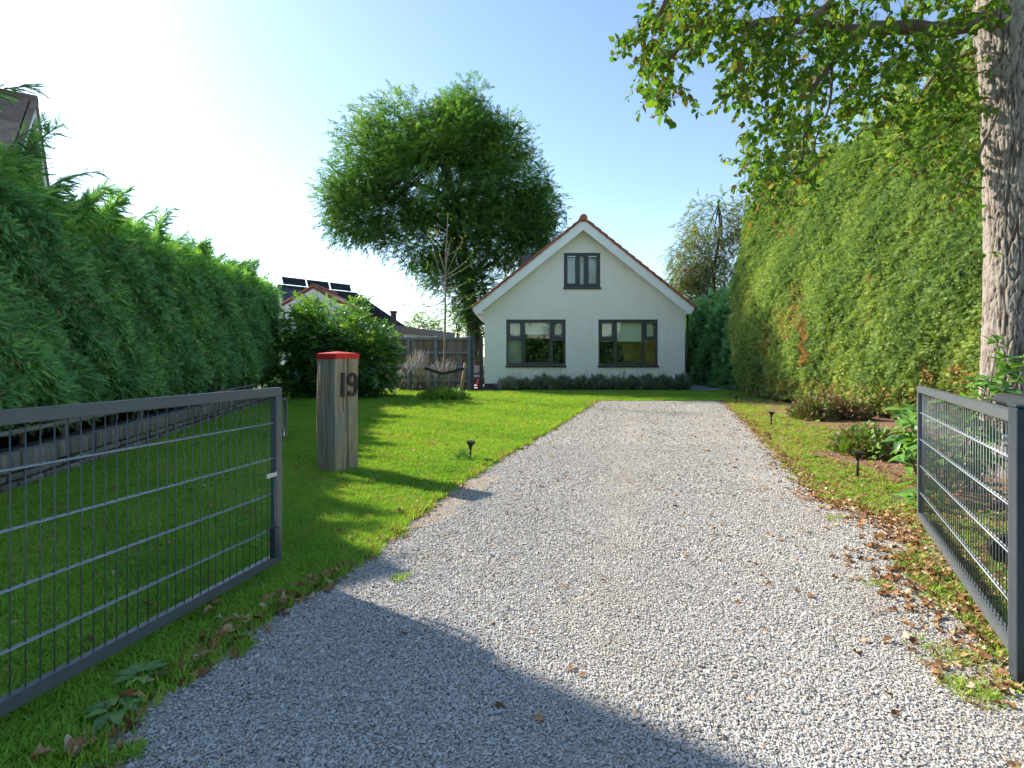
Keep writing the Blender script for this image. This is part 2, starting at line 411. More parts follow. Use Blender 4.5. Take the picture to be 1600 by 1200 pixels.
def glass_mat():
    m, nt, b = mat_new('window_glass')
    nt.nodes.remove(b)
    tr = nt.nodes.new('ShaderNodeBsdfTransparent')
    tr.inputs[0].default_value = (0.86, 0.90, 0.88, 1)
    gl = nt.nodes.new('ShaderNodeBsdfGlossy')
    gl.inputs['Roughness'].default_value = 0.01
    ms = nt.nodes.new('ShaderNodeMixShader')
    ms.inputs[0].default_value = 0.055
    nt.links.new(tr.outputs[0], ms.inputs[1])
    nt.links.new(gl.outputs[0], ms.inputs[2])
    nt.links.new(ms.outputs[0], nt.nodes['Material Output'].inputs[0])
    return m


m_glass = glass_mat()

# ------------------------------------------------------------------ mesh helpers


class MB:
    def __init__(self):
        self.v = []
        self.f = []

    def add(self, verts, faces):
        b = len(self.v)
        self.v += [tuple(p) for p in verts]
        self.f += [tuple(i + b for i in f) for f in faces]
        return self

    def box(self, x0, x1, y0, y1, z0, z1):
        return self.add([(x0, y0, z0), (x1, y0, z0), (x1, y1, z0), (x0, y1, z0), (x0, y0, z1), (x1, y0, z1), (x1, y1, z1), (x0, y1, z1)],
                        [(0, 3, 2, 1), (4, 5, 6, 7), (0, 1, 5, 4), (1, 2, 6, 5), (2, 3, 7, 6), (3, 0, 4, 7)])

    def obox(self, c, ax, ay, az):
        c, ax, ay, az = Vector(c), Vector(ax), Vector(ay), Vector(az)
        p = [c + ax * i + ay * j + az * k for k in (-1, 1) for i, j in ((-1, -1), (1, -1), (1, 1), (-1, 1))]
        return self.add(p, [(0, 3, 2, 1), (4, 5, 6, 7), (0, 1, 5, 4), (1, 2, 6, 5), (2, 3, 7, 6), (3, 0, 4, 7)])

    def bar(self, a, b, w, h, up=(0, 0, 1)):
        """box beam from a to b, w across, h along up"""
        a, b = Vector(a), Vector(b)
        d = (b - a)
        L = d.length
        d.normalize()
        s = d.cross(Vector(up)).normalized()
        u = s.cross(d)
        return self.obox((a + b) / 2, d * L / 2, s * w / 2, u * h / 2)

    def tube(self, pts, radii, n=8, cap=True):
        pts = [Vector(p) for p in pts]
        if not isinstance(radii, (list, tuple)):
            radii = [radii] * len(pts)
        rings = []
        prev = None
        for i, p in enumerate(pts):
            d = (pts[min(i + 1, len(pts) - 1)] - pts[max(i - 1, 0)]).normalized()
            if prev is None:
                ref = Vector((0, 0, 1)) if abs(d.z) < 0.9 else Vector((1, 0, 0))
                s = d.cross(ref).normalized()
            else:
                s = (prev - d * prev.dot(d)).normalized()
            prev = s
            t = d.cross(s)
            rings.append([p + (s * math.cos(2 * math.pi * k / n) + t * math.sin(2 * math.pi * k / n)) * radii[i] for k in range(n)])
        V = [q for r in rings for q in r]
        Fc = []
        for i in range(len(pts) - 1):
            for k in range(n):
                a, b = i * n + k, i * n + (k + 1) % n
                Fc.append((a, b, b + n, a + n))
        if cap:
            Fc.append(tuple(reversed(range(n))))
            Fc.append(tuple(range(len(V) - n, len(V))))
        return self.add(V, Fc)

    def prism(self, poly, y0, y1):
        """poly of (x,z) extruded along Y"""
        n = len(poly)
        V = [(x, y0, z) for x, z in poly] + [(x, y1, z) for x, z in poly]
        Fc = [tuple(range(n)), tuple(reversed(range(n, 2 * n)))]
        for i in range(n):
            j = (i + 1) % n
            Fc.append((i, i + n, j + n, j))
        return self.add(V, Fc)

    def prism_z(self, poly, z0, z1):
        n = len(poly)
        V = [(x, y, z0) for x, y in poly] + [(x, y, z1) for x, y in poly]
        Fc = [tuple(reversed(range(n))), tuple(range(n, 2 * n))]
        for i in range(n):
            j = (i + 1) % n
            Fc.append((i, j, j + n, i + n))
        return self.add(V, Fc)

    def mesh(self, name, bevel=0.0, smooth=False, origin=(0, 0, 0), seg=1):
        me = bpy.data.meshes.new(name)
        o = Vector(origin)
        me.from_pydata([(p[0] - o.x, p[1] - o.y, p[2] - o.z) for p in self.v], [], self.f)
        bm = bmesh.new()
        bm.from_mesh(me)
        bmesh.ops.recalc_face_normals(bm, faces=bm.faces)
        if bevel:
            bmesh.ops.bevel(bm, geom=bm.edges[:], offset=bevel, segments=seg, affect='EDGES', clamp_overlap=True)
        if smooth:
            for fc in bm.faces:
                fc.smooth = True
        bm.to_mesh(me)
        bm.free()
        return me


def link(o):
    COL.objects.link(o)
    return o


def tag(o, label=None, cat=None, group=None, kind=None):
    if label:
        o['label'] = label
    if cat:
        o['category'] = cat
    if group:
        o['group'] = group
    if kind:
        o['kind'] = kind
    return o


ORG = {}


def thing(name, label, cat, loc=(0, 0, 0), group=None):
    o = bpy.data.objects.new(name, None)
    o.empty_display_size = 0.2
    o.location = loc
    link(o)
    ORG[o.name] = Vector(loc)
    return tag(o, label, cat, group)


def obj(name, me, mat, parent=None, loc=(0, 0, 0), rot=None, kind=None):
    o = bpy.data.objects.new(name, me)
    if mat is not None and not me.materials:
        me.materials.append(mat)
    link(o)
    o.location = loc
    if rot:
        o.rotation_euler = rot
    if parent:
        o.parent = parent
    if kind:
        o['kind'] = kind
    return o


def root_of(o):
    while o.parent:
        o = o.parent
    return o


def part(name, mb, mat, parent, bevel=0.0, smooth=False, seg=1, kind=None):
    """part built in world coordinates under a thing whose root sits at ORG"""
    org = ORG.get(root_of(parent).name, Vector((0, 0, 0)))
    return obj(name, mb.mesh(name, bevel, smooth, org, seg), mat, parent, kind=kind)


def solo(name, mb, mat, origin, label, cat, group=None, bevel=0.0, smooth=False):
    o = obj(name, mb.mesh(name, bevel, smooth, origin), mat, None, origin)
    return tag(o, label, cat, group)


def np_mesh(name, V, Fc, tint=None, smooth=False):
    V = np.asarray(V, dtype=np.float32)
    Fc = np.asarray(Fc, dtype=np.int32)
    k = Fc.shape[1]
    me = bpy.data.meshes.new(name)
    me.vertices.add(len(V))
    me.vertices.foreach_set('co', V.ravel())
    me.loops.add(Fc.size)
    me.loops.foreach_set('vertex_index', Fc.ravel())
    me.polygons.add(len(Fc))
    me.polygons.foreach_set('loop_start', np.arange(0, Fc.size, k, dtype=np.int32))
    me.polygons.foreach_set('loop_total', np.full(len(Fc), k, dtype=np.int32))
    me.update(calc_edges=True)
    if tint is not None:
        a = me.attributes.new('tint', 'FLOAT', 'FACE')
        a.data.foreach_set('value', np.asarray(tint, dtype=np.float32))
    if smooth:
        me.polygons.foreach_set('use_smooth', np.ones(len(Fc), dtype=bool))
    return me


def norm(a):
    return a / np.maximum(np.linalg.norm(a, axis=-1, keepdims=True), 1e-9)


def frames(fwd, up):
    f = norm(np.asarray(fwd, float))
    x = norm(np.cross(f, np.asarray(up, float)))
    z = np.cross(x, f)
    return np.stack([x, f, z], axis=-1)      # columns: local x, y, z


def scatter(TV, TF, P, Rm, S, tint):
    """copies of a template baked into one vertex/face array"""
    TV = np.asarray(TV, float)
    TF = np.asarray(TF, int)
    n, m = len(TV), len(P)
    S = np.asarray(S, float)
    if S.ndim == 1:
        S = np.repeat(S[:, None], 3, axis=1)
    V = np.einsum('nij,nkj->nki', Rm, TV[None] * S[:, None, :]) + np.asarray(P)[:, None, :]
    Fa = TF[None] + (np.arange(m) * n)[:, None, None]
    return V.reshape(-1, 3), Fa.reshape(-1, TF.shape[1]), np.repeat(tint, len(TF))


def joinmesh(parts_):
    Vs, Fs, Ts, b = [], [], [], 0
    for V, Fc, T in parts_:
        Vs.append(V)
        Fs.append(Fc + b)
        Ts.append(T)
        b += len(V)
    return np.concatenate(Vs), np.concatenate(Fs), np.concatenate(Ts)


def rand_dirs(n):
    v = rng.normal(size=(n, 3))
    return norm(v)


def instancer(name, P, rot, scl, idx, tint, templates):
    """one object whose pieces are instanced by geometry nodes (uncountable stuff only)"""
    me = bpy.data.meshes.new(name)
    n = len(P)
    me.vertices.add(n)
    me.vertices.foreach_set('co', np.asarray(P, np.float32).ravel())
    for nm, ty, arr, key in (('rot', 'FLOAT_VECTOR', rot, 'vector'), ('scl', 'FLOAT_VECTOR', scl, 'vector'), ('idx', 'INT', idx, 'value'), ('tint', 'FLOAT', tint, 'value')):
        a = me.attributes.new(nm, ty, 'POINT')
        a.data.foreach_set(key, np.asarray(arr, np.int32 if ty == 'INT' else np.float32).ravel())
    o = bpy.data.objects.new(name, me)
    link(o)
    ng = bpy.data.node_groups.new(name + '_nodes', 'GeometryNodeTree')
    ng.interface.new_socket('Geometry', in_out='INPUT', socket_type='NodeSocketGeometry')
    ng.interface.new_socket('Geometry', in_out='OUTPUT', socket_type='NodeSocketGeometry')
    nd, lk = ng.nodes, ng.links
    gi, go = nd.new('NodeGroupInput'), nd.new('NodeGroupOutput')
    iop = nd.new('GeometryNodeInstanceOnPoints')
    jn = nd.new('GeometryNodeJoinGeometry')
    for t in templates:
        tob = bpy.data.objects.new(t.name + '_source', t)
        oi = nd.new('GeometryNodeObjectInfo')
        oi.inputs['Object'].default_value = tob
        g2i = nd.new('GeometryNodeGeometryToInstance')
        lk.new(oi.outputs['Geometry'], g2i.inputs[0])
        lk.new(g2i.outputs[0], jn.inputs[0])
    def attr(nm, ty):
        a = nd.new('GeometryNodeInputNamedAttribute')
        a.data_type = ty
        a.inputs['Name'].default_value = nm
        return a.outputs['Attribute']
    e2r = nd.new('FunctionNodeEulerToRotation')
    lk.new(attr('rot', 'FLOAT_VECTOR'), e2r.inputs[0])
    lk.new(gi.outputs[0], iop.inputs['Points'])
    lk.new(jn.outputs[0], iop.inputs['Instance'])
    iop.inputs['Pick Instance'].default_value = True
    lk.new(attr('idx', 'INT'), iop.inputs['Instance Index'])
    lk.new(e2r.outputs[0], iop.inputs['Rotation'])
    lk.new(attr('scl', 'FLOAT_VECTOR'), iop.inputs['Scale'])
    lk.new(iop.outputs[0], go.inputs[0])
    md = o.modifiers.new('pieces', 'NODES')
    md.node_group = ng
    return o


def inside(poly, P):
    x, y = P[:, 0], P[:, 1]
    r = np.zeros(len(P), bool)
    j = len(poly) - 1
    for i in range(len(poly)):
        xi, yi = poly[i]
        xj, yj = poly[j]
        c = ((yi > y) != (yj > y)) & (x < (xj - xi) * (y - yi) / (yj - yi + 1e-12) + xi)
        r ^= c
        j = i
    return r


def poly_dist(line, P):
    d = np.full(len(P), 1e9)
    for a, b in zip(line[:-1], line[1:]):
        a, b = np.array(a), np.array(b)
        ab = b - a
        t = np.clip(((P - a) @ ab) / (ab @ ab), 0, 1)
        d = np.minimum(d, np.linalg.norm(P - (a + t[:, None] * ab), axis=1))
    return d


def wav(x, y=0.0, s=0.0):
    """cheap smooth noise in [-1,1]"""
    return (np.sin(1.7 * x + 2.3 * y + s) + np.sin(3.1 * x - 1.9 * y + 2.1 * s + 1.3) * 0.6 + np.sin(5.3 * x + 4.7 * y + 3.7 * s) * 0.4) / 2.0


# ------------------------------------------------------------------ ground
LEFT_EDGE = [(-1.5, -3.0), (-1.45, 0.5), (-1.41, 1.72), (-1.36, 2.26), (-1.22, 2.74), (-0.97, 3.42), (-0.82, 4.2), (-0.66, 5.06), (-0.31, 6.38),
             (0.3, 8.3), (1.03, 10.7), (2.57, 15.8)]
RIGHT_EDGE = [(6.28, 15.8), (4.55, 10.2), (3.5, 6.99), (3.01, 5.44), (2.86, 4.74), (3.12, 4.28), (2.98, 3.9), (2.47, 3.42), (2.27, 2.81), (2.15, 2.44),
              (1.98, 2.03), (2.05, 1.0), (2.2, -3.0)]


def fine(line, step=0.12, amp=0.035, s=0.0):
    out = []
    for a, b in zip(line[:-1], line[1:]):
        n = max(1, int(math.hypot(b[0] - a[0], b[1] - a[1]) / step))
        for i in range(n):
            t = i / n
            x, y = a[0] + (b[0] - a[0]) * t, a[1] + (b[1] - a[1]) * t
            out.append((x + amp * float(wav(6 * x + s, 5 * y)), y + 0.5 * amp * float(wav(7 * x, 4 * y + s))))
    out.append(line[-1])
    return out


LE, RE = fine(LEFT_EDGE, s=1.0), fine(RIGHT_EDGE, s=3.0)
DRIVE = LE + RE


def sheet(name, poly, z, mat, kind='structure', sub=None):
    me = bpy.data.meshes.new(name)
    bm = bmesh.new()
    vs_ = [bm.verts.new((x, y, z)) for x, y in poly]
    bm.faces.new(vs_)
    bmesh.ops.triangulate(bm, faces=bm.faces[:])
    bmesh.ops.recalc_face_normals(bm, faces=bm.faces)
    bm.to_mesh(me)
    bm.free()
    if me.polygons[0].normal.z < 0:
        me.flip_normals()
    return tag(obj(name, me, mat), kind=kind)


sheet('ground', [(-900, -900), (900, -900), (900, 1600), (-900, 1600)], -0.05, m_ground)
sheet('lawn', [(-14, -4), (14, -4), (14, 20.35), (-14, 20.35)], 0.0, m_lawn)
sheet('driveway', DRIVE, 0.006, m_gravel)
sheet('road', [(-80, -11), (80, -11), (80, -5), (-80, -5)], -0.03, m_asphalt)
# bare sandy margins along the edge of the shells
sheet('dirt_margin', fine([(-0.86, 4.0), (-0.7, 4.95), (-0.45, 5.95), (-0.12, 5.9), (-0.3, 5.2), (-0.55, 4.2)], 0.06, 0.05), 0.011, m_sand)
sheet('dirt_margin.001', fine([(2.5, 3.62), (3.2, 4.35), (3.55, 4.3), (3.2, 3.75), (2.75, 3.3)], 0.06, 0.05), 0.011, m_sand)
sheet('soil_bed', fine([(6.35, 14.2), (5.9, 10.8), (5.6, 10.2), (6.6, 8.6), (7.0, 6.5), (8.6, 6.5), (8.6, 18.5), (7.0, 18.5), (6.8, 15.6)], 0.3, 0.12), 0.004, m_soil)
sheet('soil_bed.001', fine([(4.0, 7.35), (4.25, 6.4), (3.9, 5.2), (4.1, 4.0), (3.6, 2.6), (7.5, 2.0), (7.6, 6.6), (5.8, 7.6)], 0.3, 0.1), 0.008, m_soil)

# terrace of slabs beside and in front of the house
def slab_field(name, x0, x1, y0, y1, s, z, label=None):
    bed = tag(obj(name, MB().box(x0, x1, y0, y1, z - 0.06, z - 0.012).mesh(name), m_mortar), kind='structure')
    nx, ny = max(1, round((x1 - x0) / s)), max(1, round((y1 - y0) / s))
    sx, sy = (x1 - x0) / nx, (y1 - y0) / ny
    me = MB().box(-sx / 2 + 0.006, sx / 2 - 0.006, -sy / 2 + 0.006, sy / 2 - 0.006, -0.04, 0).mesh('paving_slab', bevel=0.004)
    for i in range(nx):
        for j in range(ny):
            obj('paving_slab', me, m_slab, bed, (x0 + sx * (i + 0.5), y0 + sy * (j + 0.5), z + random.uniform(-0.002, 0.002)))
    return bed


slab_field('terrace', 6.84, 8.45, 20.4, 26.4, 0.6, 0.03)
slab_field('front_path', -2.6, 6.83, 20.36, 20.62, 0.5, 0.03)
slab_field('side_path', -4.6, -1.2, 21.75, 27.0, 0.6, 0.03)

# ------------------------------------------------------------------ the white house
HX0, HX1, HY, RX = -1.08, 6.77, 20.8, 2.75
SL = 0.80
ZR = 6.62          # underside of the tiles at the ridge
house = thing('white_house', 'white painted brick house with steep red tiled gable at the end of the drive', 'house', (RX, HY, 0))


def zr(x):
    return ZR - SL * abs(x - RX)


def clip(poly, fn):
    out = []
    for i in range(len(poly)):
        a, b = poly[i], poly[(i + 1) % len(poly)]
        fa, fb = fn(a), fn(b)
        if fa >= 0:
            out.append(a)
        if fa * fb < 0:
            t = fa / (fa - fb)
            out.append((a[0] + (b[0] - a[0]) * t, a[1] + (b[1] - a[1]) * t))
    return out


W1 = (-0.225, 2.105, 0.98, 2.78)
W2 = (3.383, 5.714, 0.98, 2.78)
W3 = (2.03, 3.46, 4.04, 5.39)
wb = MB()
rects = [(HX0, HX1, 0.0, 0.98), (HX0, W1[0], 0.98, 2.78), (W1[1], W2[0], 0.98, 2.78), (W2[1], HX1, 0.98, 2.78), (HX0, HX1, 2.78, 4.04),
         (HX0, W3[0], 4.04, 5.39), (W3[1], HX1, 4.04, 5.39), (HX0, HX1, 5.39, 7.0)]
for x0, x1, z0, z1 in rects:
    p = [(x0, z0), (x1, z0), (x1, z1), (x0, z1)]
    p = clip(p, lambda q: ZR - 0.12 - SL * (q[0] - RX) - q[1])
    p = clip(p, lambda q: ZR - 0.12 + SL * (q[0] - RX) - q[1])
    if len(p) >= 3:
        wb.prism(p, HY, HY + 0.3)
part('front_wall', wb, m_wall, house)
part('side_wall', MB().box(HX0, HX0 + 0.3, HY + 0.302, 31.0, 0, 3.45), m_wall, house)
part('side_wall', MB().box(HX1 - 0.3, HX1, HY + 0.302, 31.0, 0, 3.3), m_wall, house)
bw = MB().prism([(HX0 + 0.002, 0), (HX1 - 0.002, 0), (HX1 - 0.002, 3.3), (RX, ZR - 0.14), (HX0 + 0.002, 3.4)], 31.002, 31.3)
part('back_wall', bw, m_wall, house)
pl = MB().box(HX0 - 0.012, HX1 + 0.012, HY - 0.014, HY - 0.001, 0, 0.27)
pl.box(HX0 - 0.014, HX0 - 0.001, HY + 0.0, 31.0, 0, 0.27)
pl.box(HX1 + 0.001, HX1 + 0.014, HY + 0.0, 31.0, 0, 0.27)
part('plinth', pl, m_plinth, house)

# roof: slopes, bargeboards, soffits, verge tiles, ridge
YF, YB = 20.42, 31.5
TL, TR = -1.52, 7.02
TSL = math.hypot(1, SL)


def roof_slope(sgn, xe):
    L = abs(xe - RX) * TSL
    nr = int(L / 0.33)
    V, Fc = [], []
    nc = 100
    ys = np.linspace(YF + 0.1, YB, nc + 1)
    for r in range(nr):
        for e in (0, 1):
            d = L * (r + e) / nr
            h = 0.065 if e else 0.03
            for y in ys:
                w = 0.018 * math.sin(y * 2 * math.pi / 0.3)
                x = RX + sgn * d / TSL
                V.append((x, y, ZR - SL * d / TSL + h + w))
        b = len(V) - 2 * (nc + 1)
        for k in range(nc):
            Fc.append((b + k, b + k + 1, b + nc + 2 + k, b + nc + 1 + k))
        if r:
            for k in range(nc):
                Fc.append((b - nc - 1 + k, b - nc + k, b + k + 1, b + k))
    m = MB()
    m.v, m.f = V, Fc
    return m


part('roof_slope', roof_slope(-1, TL), m_tile, house, smooth=False)
part('roof_slope', roof_slope(1, TR), m_tile, house, smooth=False)
for sgn, xe in ((-1, TL), (1, TR)):
    ze = ZR - SL * abs(xe - RX)
    und = MB().prism([(RX, ZR), (RX, ZR - 0.11), (xe, ze - 0.11), (xe, ze)], YF + 0.06, YB)
    part('roof_deck', und, m_white, house)
    wall_x = HX0 if sgn < 0 else HX1
    bb = MB().prism([(RX, ZR + 0.01), (xe, ze + 0.01), (xe - sgn * 0.10, ze - 0.20), (xe - sgn * 0.2, ze - 0.25), (wall_x + sgn * 0.0, zr(wall_x) - 0.42), (RX, ZR - 0.42)], YF, YF + 0.035)
    part('bargeboard', bb, m_white, house)
    sf = MB().prism([(xe - sgn * 0.03, ze - 0.115), (wall_x, ze - 0.115), (wall_x, ze - 0.235), (xe - sgn * 0.16, ze - 0.235)], YF + 0.037, YB - 0.1)
    part('soffit', sf, m_white, house)
    gt = MB().tube([(xe + sgn * 0.05, YF + 0.02, ze + 0.0), (xe + sgn * 0.05, YB - 0.2, ze + 0.0)], 0.06, 10)
    part('gutter', gt, m_gate_dark, house, smooth=True)
    # verge tiles, one by one, each lapping over the one below
    L = abs(xe - RX) * TSL - 0.12
    nt_ = 16
    dirv = Vector((sgn / TSL, 0, -SL / TSL))
    nrm = Vector((sgn * SL / TSL, 0, 1 / TSL))
    tl = L / nt_
    tm = MB()
    hl = tl * 0.5 + 0.03
    # local x runs down the slope, z is the slope's normal
    tm.add([(-hl, 0, -0.02), (hl, 0, 0.0), (hl, 0, 0.105), (-hl, 0, 0.07), (-hl, 0.24, -0.0), (hl, 0.24, 0.02), (hl, 0.24, 0.10), (-hl, 0.24, 0.065)],
           [(0, 1, 2, 3), (5, 4, 7, 6), (3, 2, 6, 7), (1, 0, 4, 5), (0, 3, 7, 4), (2, 1, 5, 6)])
    me = tm.mesh('verge_tile', bevel=0.012)
    ang = math.atan2(-dirv.z, dirv.x * sgn) * (1 if sgn > 0 else -1)
    for i in range(nt_):
        c = Vector((RX, YF - 0.05, ZR - 0.005)) + dirv * (0.1 + tl * (i + 0.5)) - ORG[house.name]
        o = obj('verge_tile', me, m_tile, house, c, (0, ang if sgn > 0 else math.pi - abs(ang), 0))
        if sgn < 0:
            o.rotation_euler = (0, -abs(ang), 0)
            o.scale = (-1, 1, 1)
rt = MB()
rt.tube([(0, 0, 0), (0, 0.42, 0.015)], [0.15, 0.135], 12)
rme = rt.mesh('ridge_tile', smooth=True)
for i in range(27):
    obj('ridge_tile', rme, m_tile, house, (0, YF - 0.05 - HY + i * 0.41, ZR + 0.035))
dp = MB().tube([(HX1 + 0.09, HY - 0.03, 3.1), (HX1 + 0.09, HY - 0.03, 0.03)], 0.045, 10)
part('downpipe', dp, m_black, house, smooth=True)
dm = MB().box(0.45, 1.3, 23.5, 26.5, 4.4, 5.82)
part('dormer', dm, m_anthr, house, bevel=0.02)


def window(x0, x1, z0, z1, lights, name='window'):
    """lights: (x0,x1,z0,z1,casement) panes; frame members fill the rest"""
    cx = (x0 + x1) / 2
    w = part(name, MB().box(x0 + 0.002, x1 - 0.002, HY + 0.05, HY + 0.12, z1 - 0.075, z1 - 0.002).box(x0 + 0.002, x1 - 0.002, HY + 0.05, HY + 0.12, z0 + 0.002, z0 + 0.075)
             .box(x0 + 0.002, x0 + 0.07, HY + 0.05, HY + 0.12, z0 + 0.075, z1 - 0.075).box(x1 - 0.07, x1 - 0.002, HY + 0.05, HY + 0.12, z0 + 0.075, z1 - 0.075), m_anthr, house, bevel=0.004)
    return w


def win_bars(w, bars):
    for x0, x1, z0, z1 in bars:
        part('mullion', MB().box(x0, x1, HY + 0.055, HY + 0.118, z0, z1), m_anthr, w, bevel=0.004)


def win_pane(w, x0, x1, z0, z1, fr=0.0):
    if fr:
        f = MB().box(x0, x1, HY + 0.035, HY + 0.1, z1 - fr, z1).box(x0, x1, HY + 0.035, HY + 0.1, z0, z0 + fr)
        f.box(x0, x0 + fr, HY + 0.035, HY + 0.1, z0 + fr, z1 - fr).box(x1 - fr, x1, HY + 0.035, HY + 0.1, z0 + fr, z1 - fr)
        part('casement', f, m_anthr, w, bevel=0.004)
        x0, x1, z0, z1 = x0 + fr, x1 - fr, z0 + fr, z1 - fr
    part('pane', MB().box(x0 - 0.004, x1 + 0.004, HY + 0.075, HY + 0.081, z0 - 0.004, z1 + 0.004), m_glass, w)


def win_sill(w, x0, x1, z0):
    s = MB()
    n = int((x1 - x0 + 0.06) / 0.11)
    st = (x1 - x0 + 0.06) / n
    for i in range(n):
        a = x0 - 0.03 + i * st
        s.obox((a + st / 2, HY - 0.01, z0 - 0.035), (st / 2 - 0.006, 0, 0), (0, 0.06, 0.012), (0, -0.006, 0.03))
    part('sill', s, m_sillt, w, bevel=0.004)


for (x0, x1, z0, z1) in (W1, W2):
    w = window(x0, x1, z0, z1, None)
    ma, mb_ = x0 + 0.62, x1 - 0.58
    zt = z0 + 0.97
    win_bars(w, [(ma, ma + 0.075, z0 + 0.077, z1 - 0.077), (mb_, mb_ + 0.075, z0 + 0.077, z1 - 0.077), (x0 + 0.072, ma - 0.002, zt, zt + 0.085), (mb_ + 0.077, x1 - 0.072, zt, zt + 0.085)])
    win_pane(w, ma + 0.08, mb_ - 0.005, z0 + 0.08, z1 - 0.08, 0.04)
    win_pane(w, x0 + 0.075, ma - 0.005, zt + 0.09, z1 - 0.08, 0.075)
    win_pane(w, x0 + 0.075, ma - 0.005, z0 + 0.08, zt - 0.005)
    win_pane(w, mb_ + 0.08, x1 - 0.075, zt + 0.09, z1 - 0.08, 0.075)
    win_pane(w, mb_ + 0.08, x1 - 0.075, z0 + 0.08, zt - 0.005)
    win_sill(w, x0, x1, z0)
x0, x1, z0, z1 = W3
w = window(x0, x1, z0, z1, None)
win_bars(w, [(x0 + 0.53, x0 + 0.6, z0 + 0.077, z1 - 0.077), (x1 - 0.6, x1 - 0.53, z0 + 0.077, z1 - 0.077)])
win_pane(w, x0 + 0.075, x0 + 0.525, z0 + 0.08, z1 - 0.09, 0.075)
win_pane(w, x0 + 0.605, x1 - 0.605, z0 + 0.08, z1 - 0.09, 0.03)
win_pane(w, x1 - 0.525, x1 - 0.075, z0 + 0.08, z1 - 0.09, 0.075)
for xa in (x0 + 0.14, x1 - 0.46):
    part('vent_grille', MB().box(xa, xa + 0.32, HY + 0.028, HY + 0.034, z1 - 0.155, z1 - 0.12), m_steel, w)
win_sill(w, x0, x1, z0)
# rooms behind the glass
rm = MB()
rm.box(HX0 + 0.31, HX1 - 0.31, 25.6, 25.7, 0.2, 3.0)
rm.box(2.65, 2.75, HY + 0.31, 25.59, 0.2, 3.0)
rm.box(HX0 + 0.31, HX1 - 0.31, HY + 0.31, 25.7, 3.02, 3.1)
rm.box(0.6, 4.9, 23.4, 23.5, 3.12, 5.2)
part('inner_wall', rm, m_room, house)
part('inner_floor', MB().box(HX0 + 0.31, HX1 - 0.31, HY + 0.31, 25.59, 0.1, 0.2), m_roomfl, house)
bl = MB().box(W1[0] + 0.03, W1[1] - 0.03, HY + 0.2, HY + 0.206, 2.2, 2.76)
part('blind', bl, m_blind, house)
part('blind', MB().box(W2[0] + 0.03, W2[1] - 0.03, HY + 0.2, HY + 0.206, 1.92, 2.76), m_blind, house)
part('blind', MB().box(W3[0] + 0.03, W3[1] - 0.03, HY + 0.16, HY + 0.166, 4.1, 5.34), m_curtain, house)
cu = MB()
for i in range(9):
    x = W1[0] + 0.08 + i * 0.062
    cu.tube([(x, HY + 0.36 + 0.02 * (i % 2), 0.95), (x, HY + 0.36 + 0.02 * (i % 2), 2.9)], 0.034, 8)
part('curtain', cu, m_curtain, house, smooth=True)
for i, x in enumerate((0.78, 1.08)):
    pt = MB().tube([(x, HY + 0.2, 1.0), (x, HY + 0.2, 1.03), (x, HY + 0.2, 1.1)], [0.03, 0.045, 0.06], 10)
    solo('white_pot', pt, m_white, (x, HY + 0.2, 1.0), 'small white pot behind the large left window pane, %s of two' % ('left' if i == 0 else 'right'), 'pot', 'white pots on the window sill', smooth=True)
tv = MB().box(3.75, 4.75, HY + 0.6, HY + 0.66, 1.15, 1.75)
solo('television', tv, m_black, (4.25, HY + 0.63, 1.15), 'dark television screen behind the right ground floor window', 'television', bevel=0.01)

# ------------------------------------------------------------------ neighbours
# brown roofed house behind the tall hedge, top left of the view
nb = thing('brown_roofed_house', 'brown tiled house with white verge rising behind the left hedge', 'house', (-9, 6.6, 0))
cr = Vector((-6.78, 7.5, 4.9))
rd = Vector((-0.84, -0.54, 0)).normalized()
nr_ = Vector((0.54, -0.84, 0)).normalized()       # down-slope side facing the camera


def nbp(a, b, z):
    return cr + rd * a + nr_ * b + Vector((0, 0, z - 4.9))


body = MB()
# gable end and walls under the roof
poly = [(-2.4, 0), (2.4, 0), (2.4, 2.2), (0, 4.75), (-2.4, 2.2)]
Va = [nbp(0.35, b, z) for b, z in poly] + [nbp(7.5, b, z) for b, z in poly]
body.add(Va, [(0, 1, 2, 3, 4), (9, 8, 7, 6, 5), (0, 5, 6, 1), (1, 6, 7, 2), (4, 9, 5, 0), (2, 7, 8, 3), (3, 8, 9, 4)])
part('wall', body, m_grey_wall, nb)
tmr = MB().box(-0.16, 0.16, -0.215, 0.215, -0.018, 0.018).mesh('roof_tile', bevel=0.006)
sl_len = math.hypot(2.7, 2.85)
dn = (nr_ * 2.7 + Vector((0, 0, -2.85))).normalized()
nn = rd.cross(dn)
if nn.z < 0:
    nn = -nn
from mathutils import Matrix
for i in range(12):
    for j in range(5):
        c = cr + rd * (0.18 + i * 0.31) + dn * (0.24 + j * 0.36) + nn * 0.05
        Mx = Matrix((rd, dn, nn)).transposed()
        o = obj('roof_tile', tmr, m_btile, nb)
        o.rotation_euler = (Mx @ Matrix.Rotation(R(-3.5), 3, 'X')).to_euler()
        o.location = c - ORG[nb.name]
rf = MB()
for sgn in (1, -1):
    a0, a1 = nbp(0.0, 0, 4.9), nbp(7.8, 0, 4.9)
    b0, b1 = nbp(0.0, sgn * 2.7, 2.05), nbp(7.8, sgn * 2.7, 2.05)
    up = Vector((0, 0, -0.09))
    rf.add([a0, a1, b1, b0, a0 + up, a1 + up, b1 + up, b0 + up], [(0, 1, 2, 3), (7, 6, 5, 4), (0, 3, 7, 4), (1, 0, 4, 5), (2, 1, 5, 6), (3, 2, 6, 7)])
part('roof', rf, m_btile, nb)
vg = MB()
for sgn in (1, -1):
    vg.bar(nbp(-0.02, 0, 4.85), nbp(-0.02, sgn * 2.7, 2.0), 0.03, 0.16)
part('bargeboard', vg, m_white, nb)
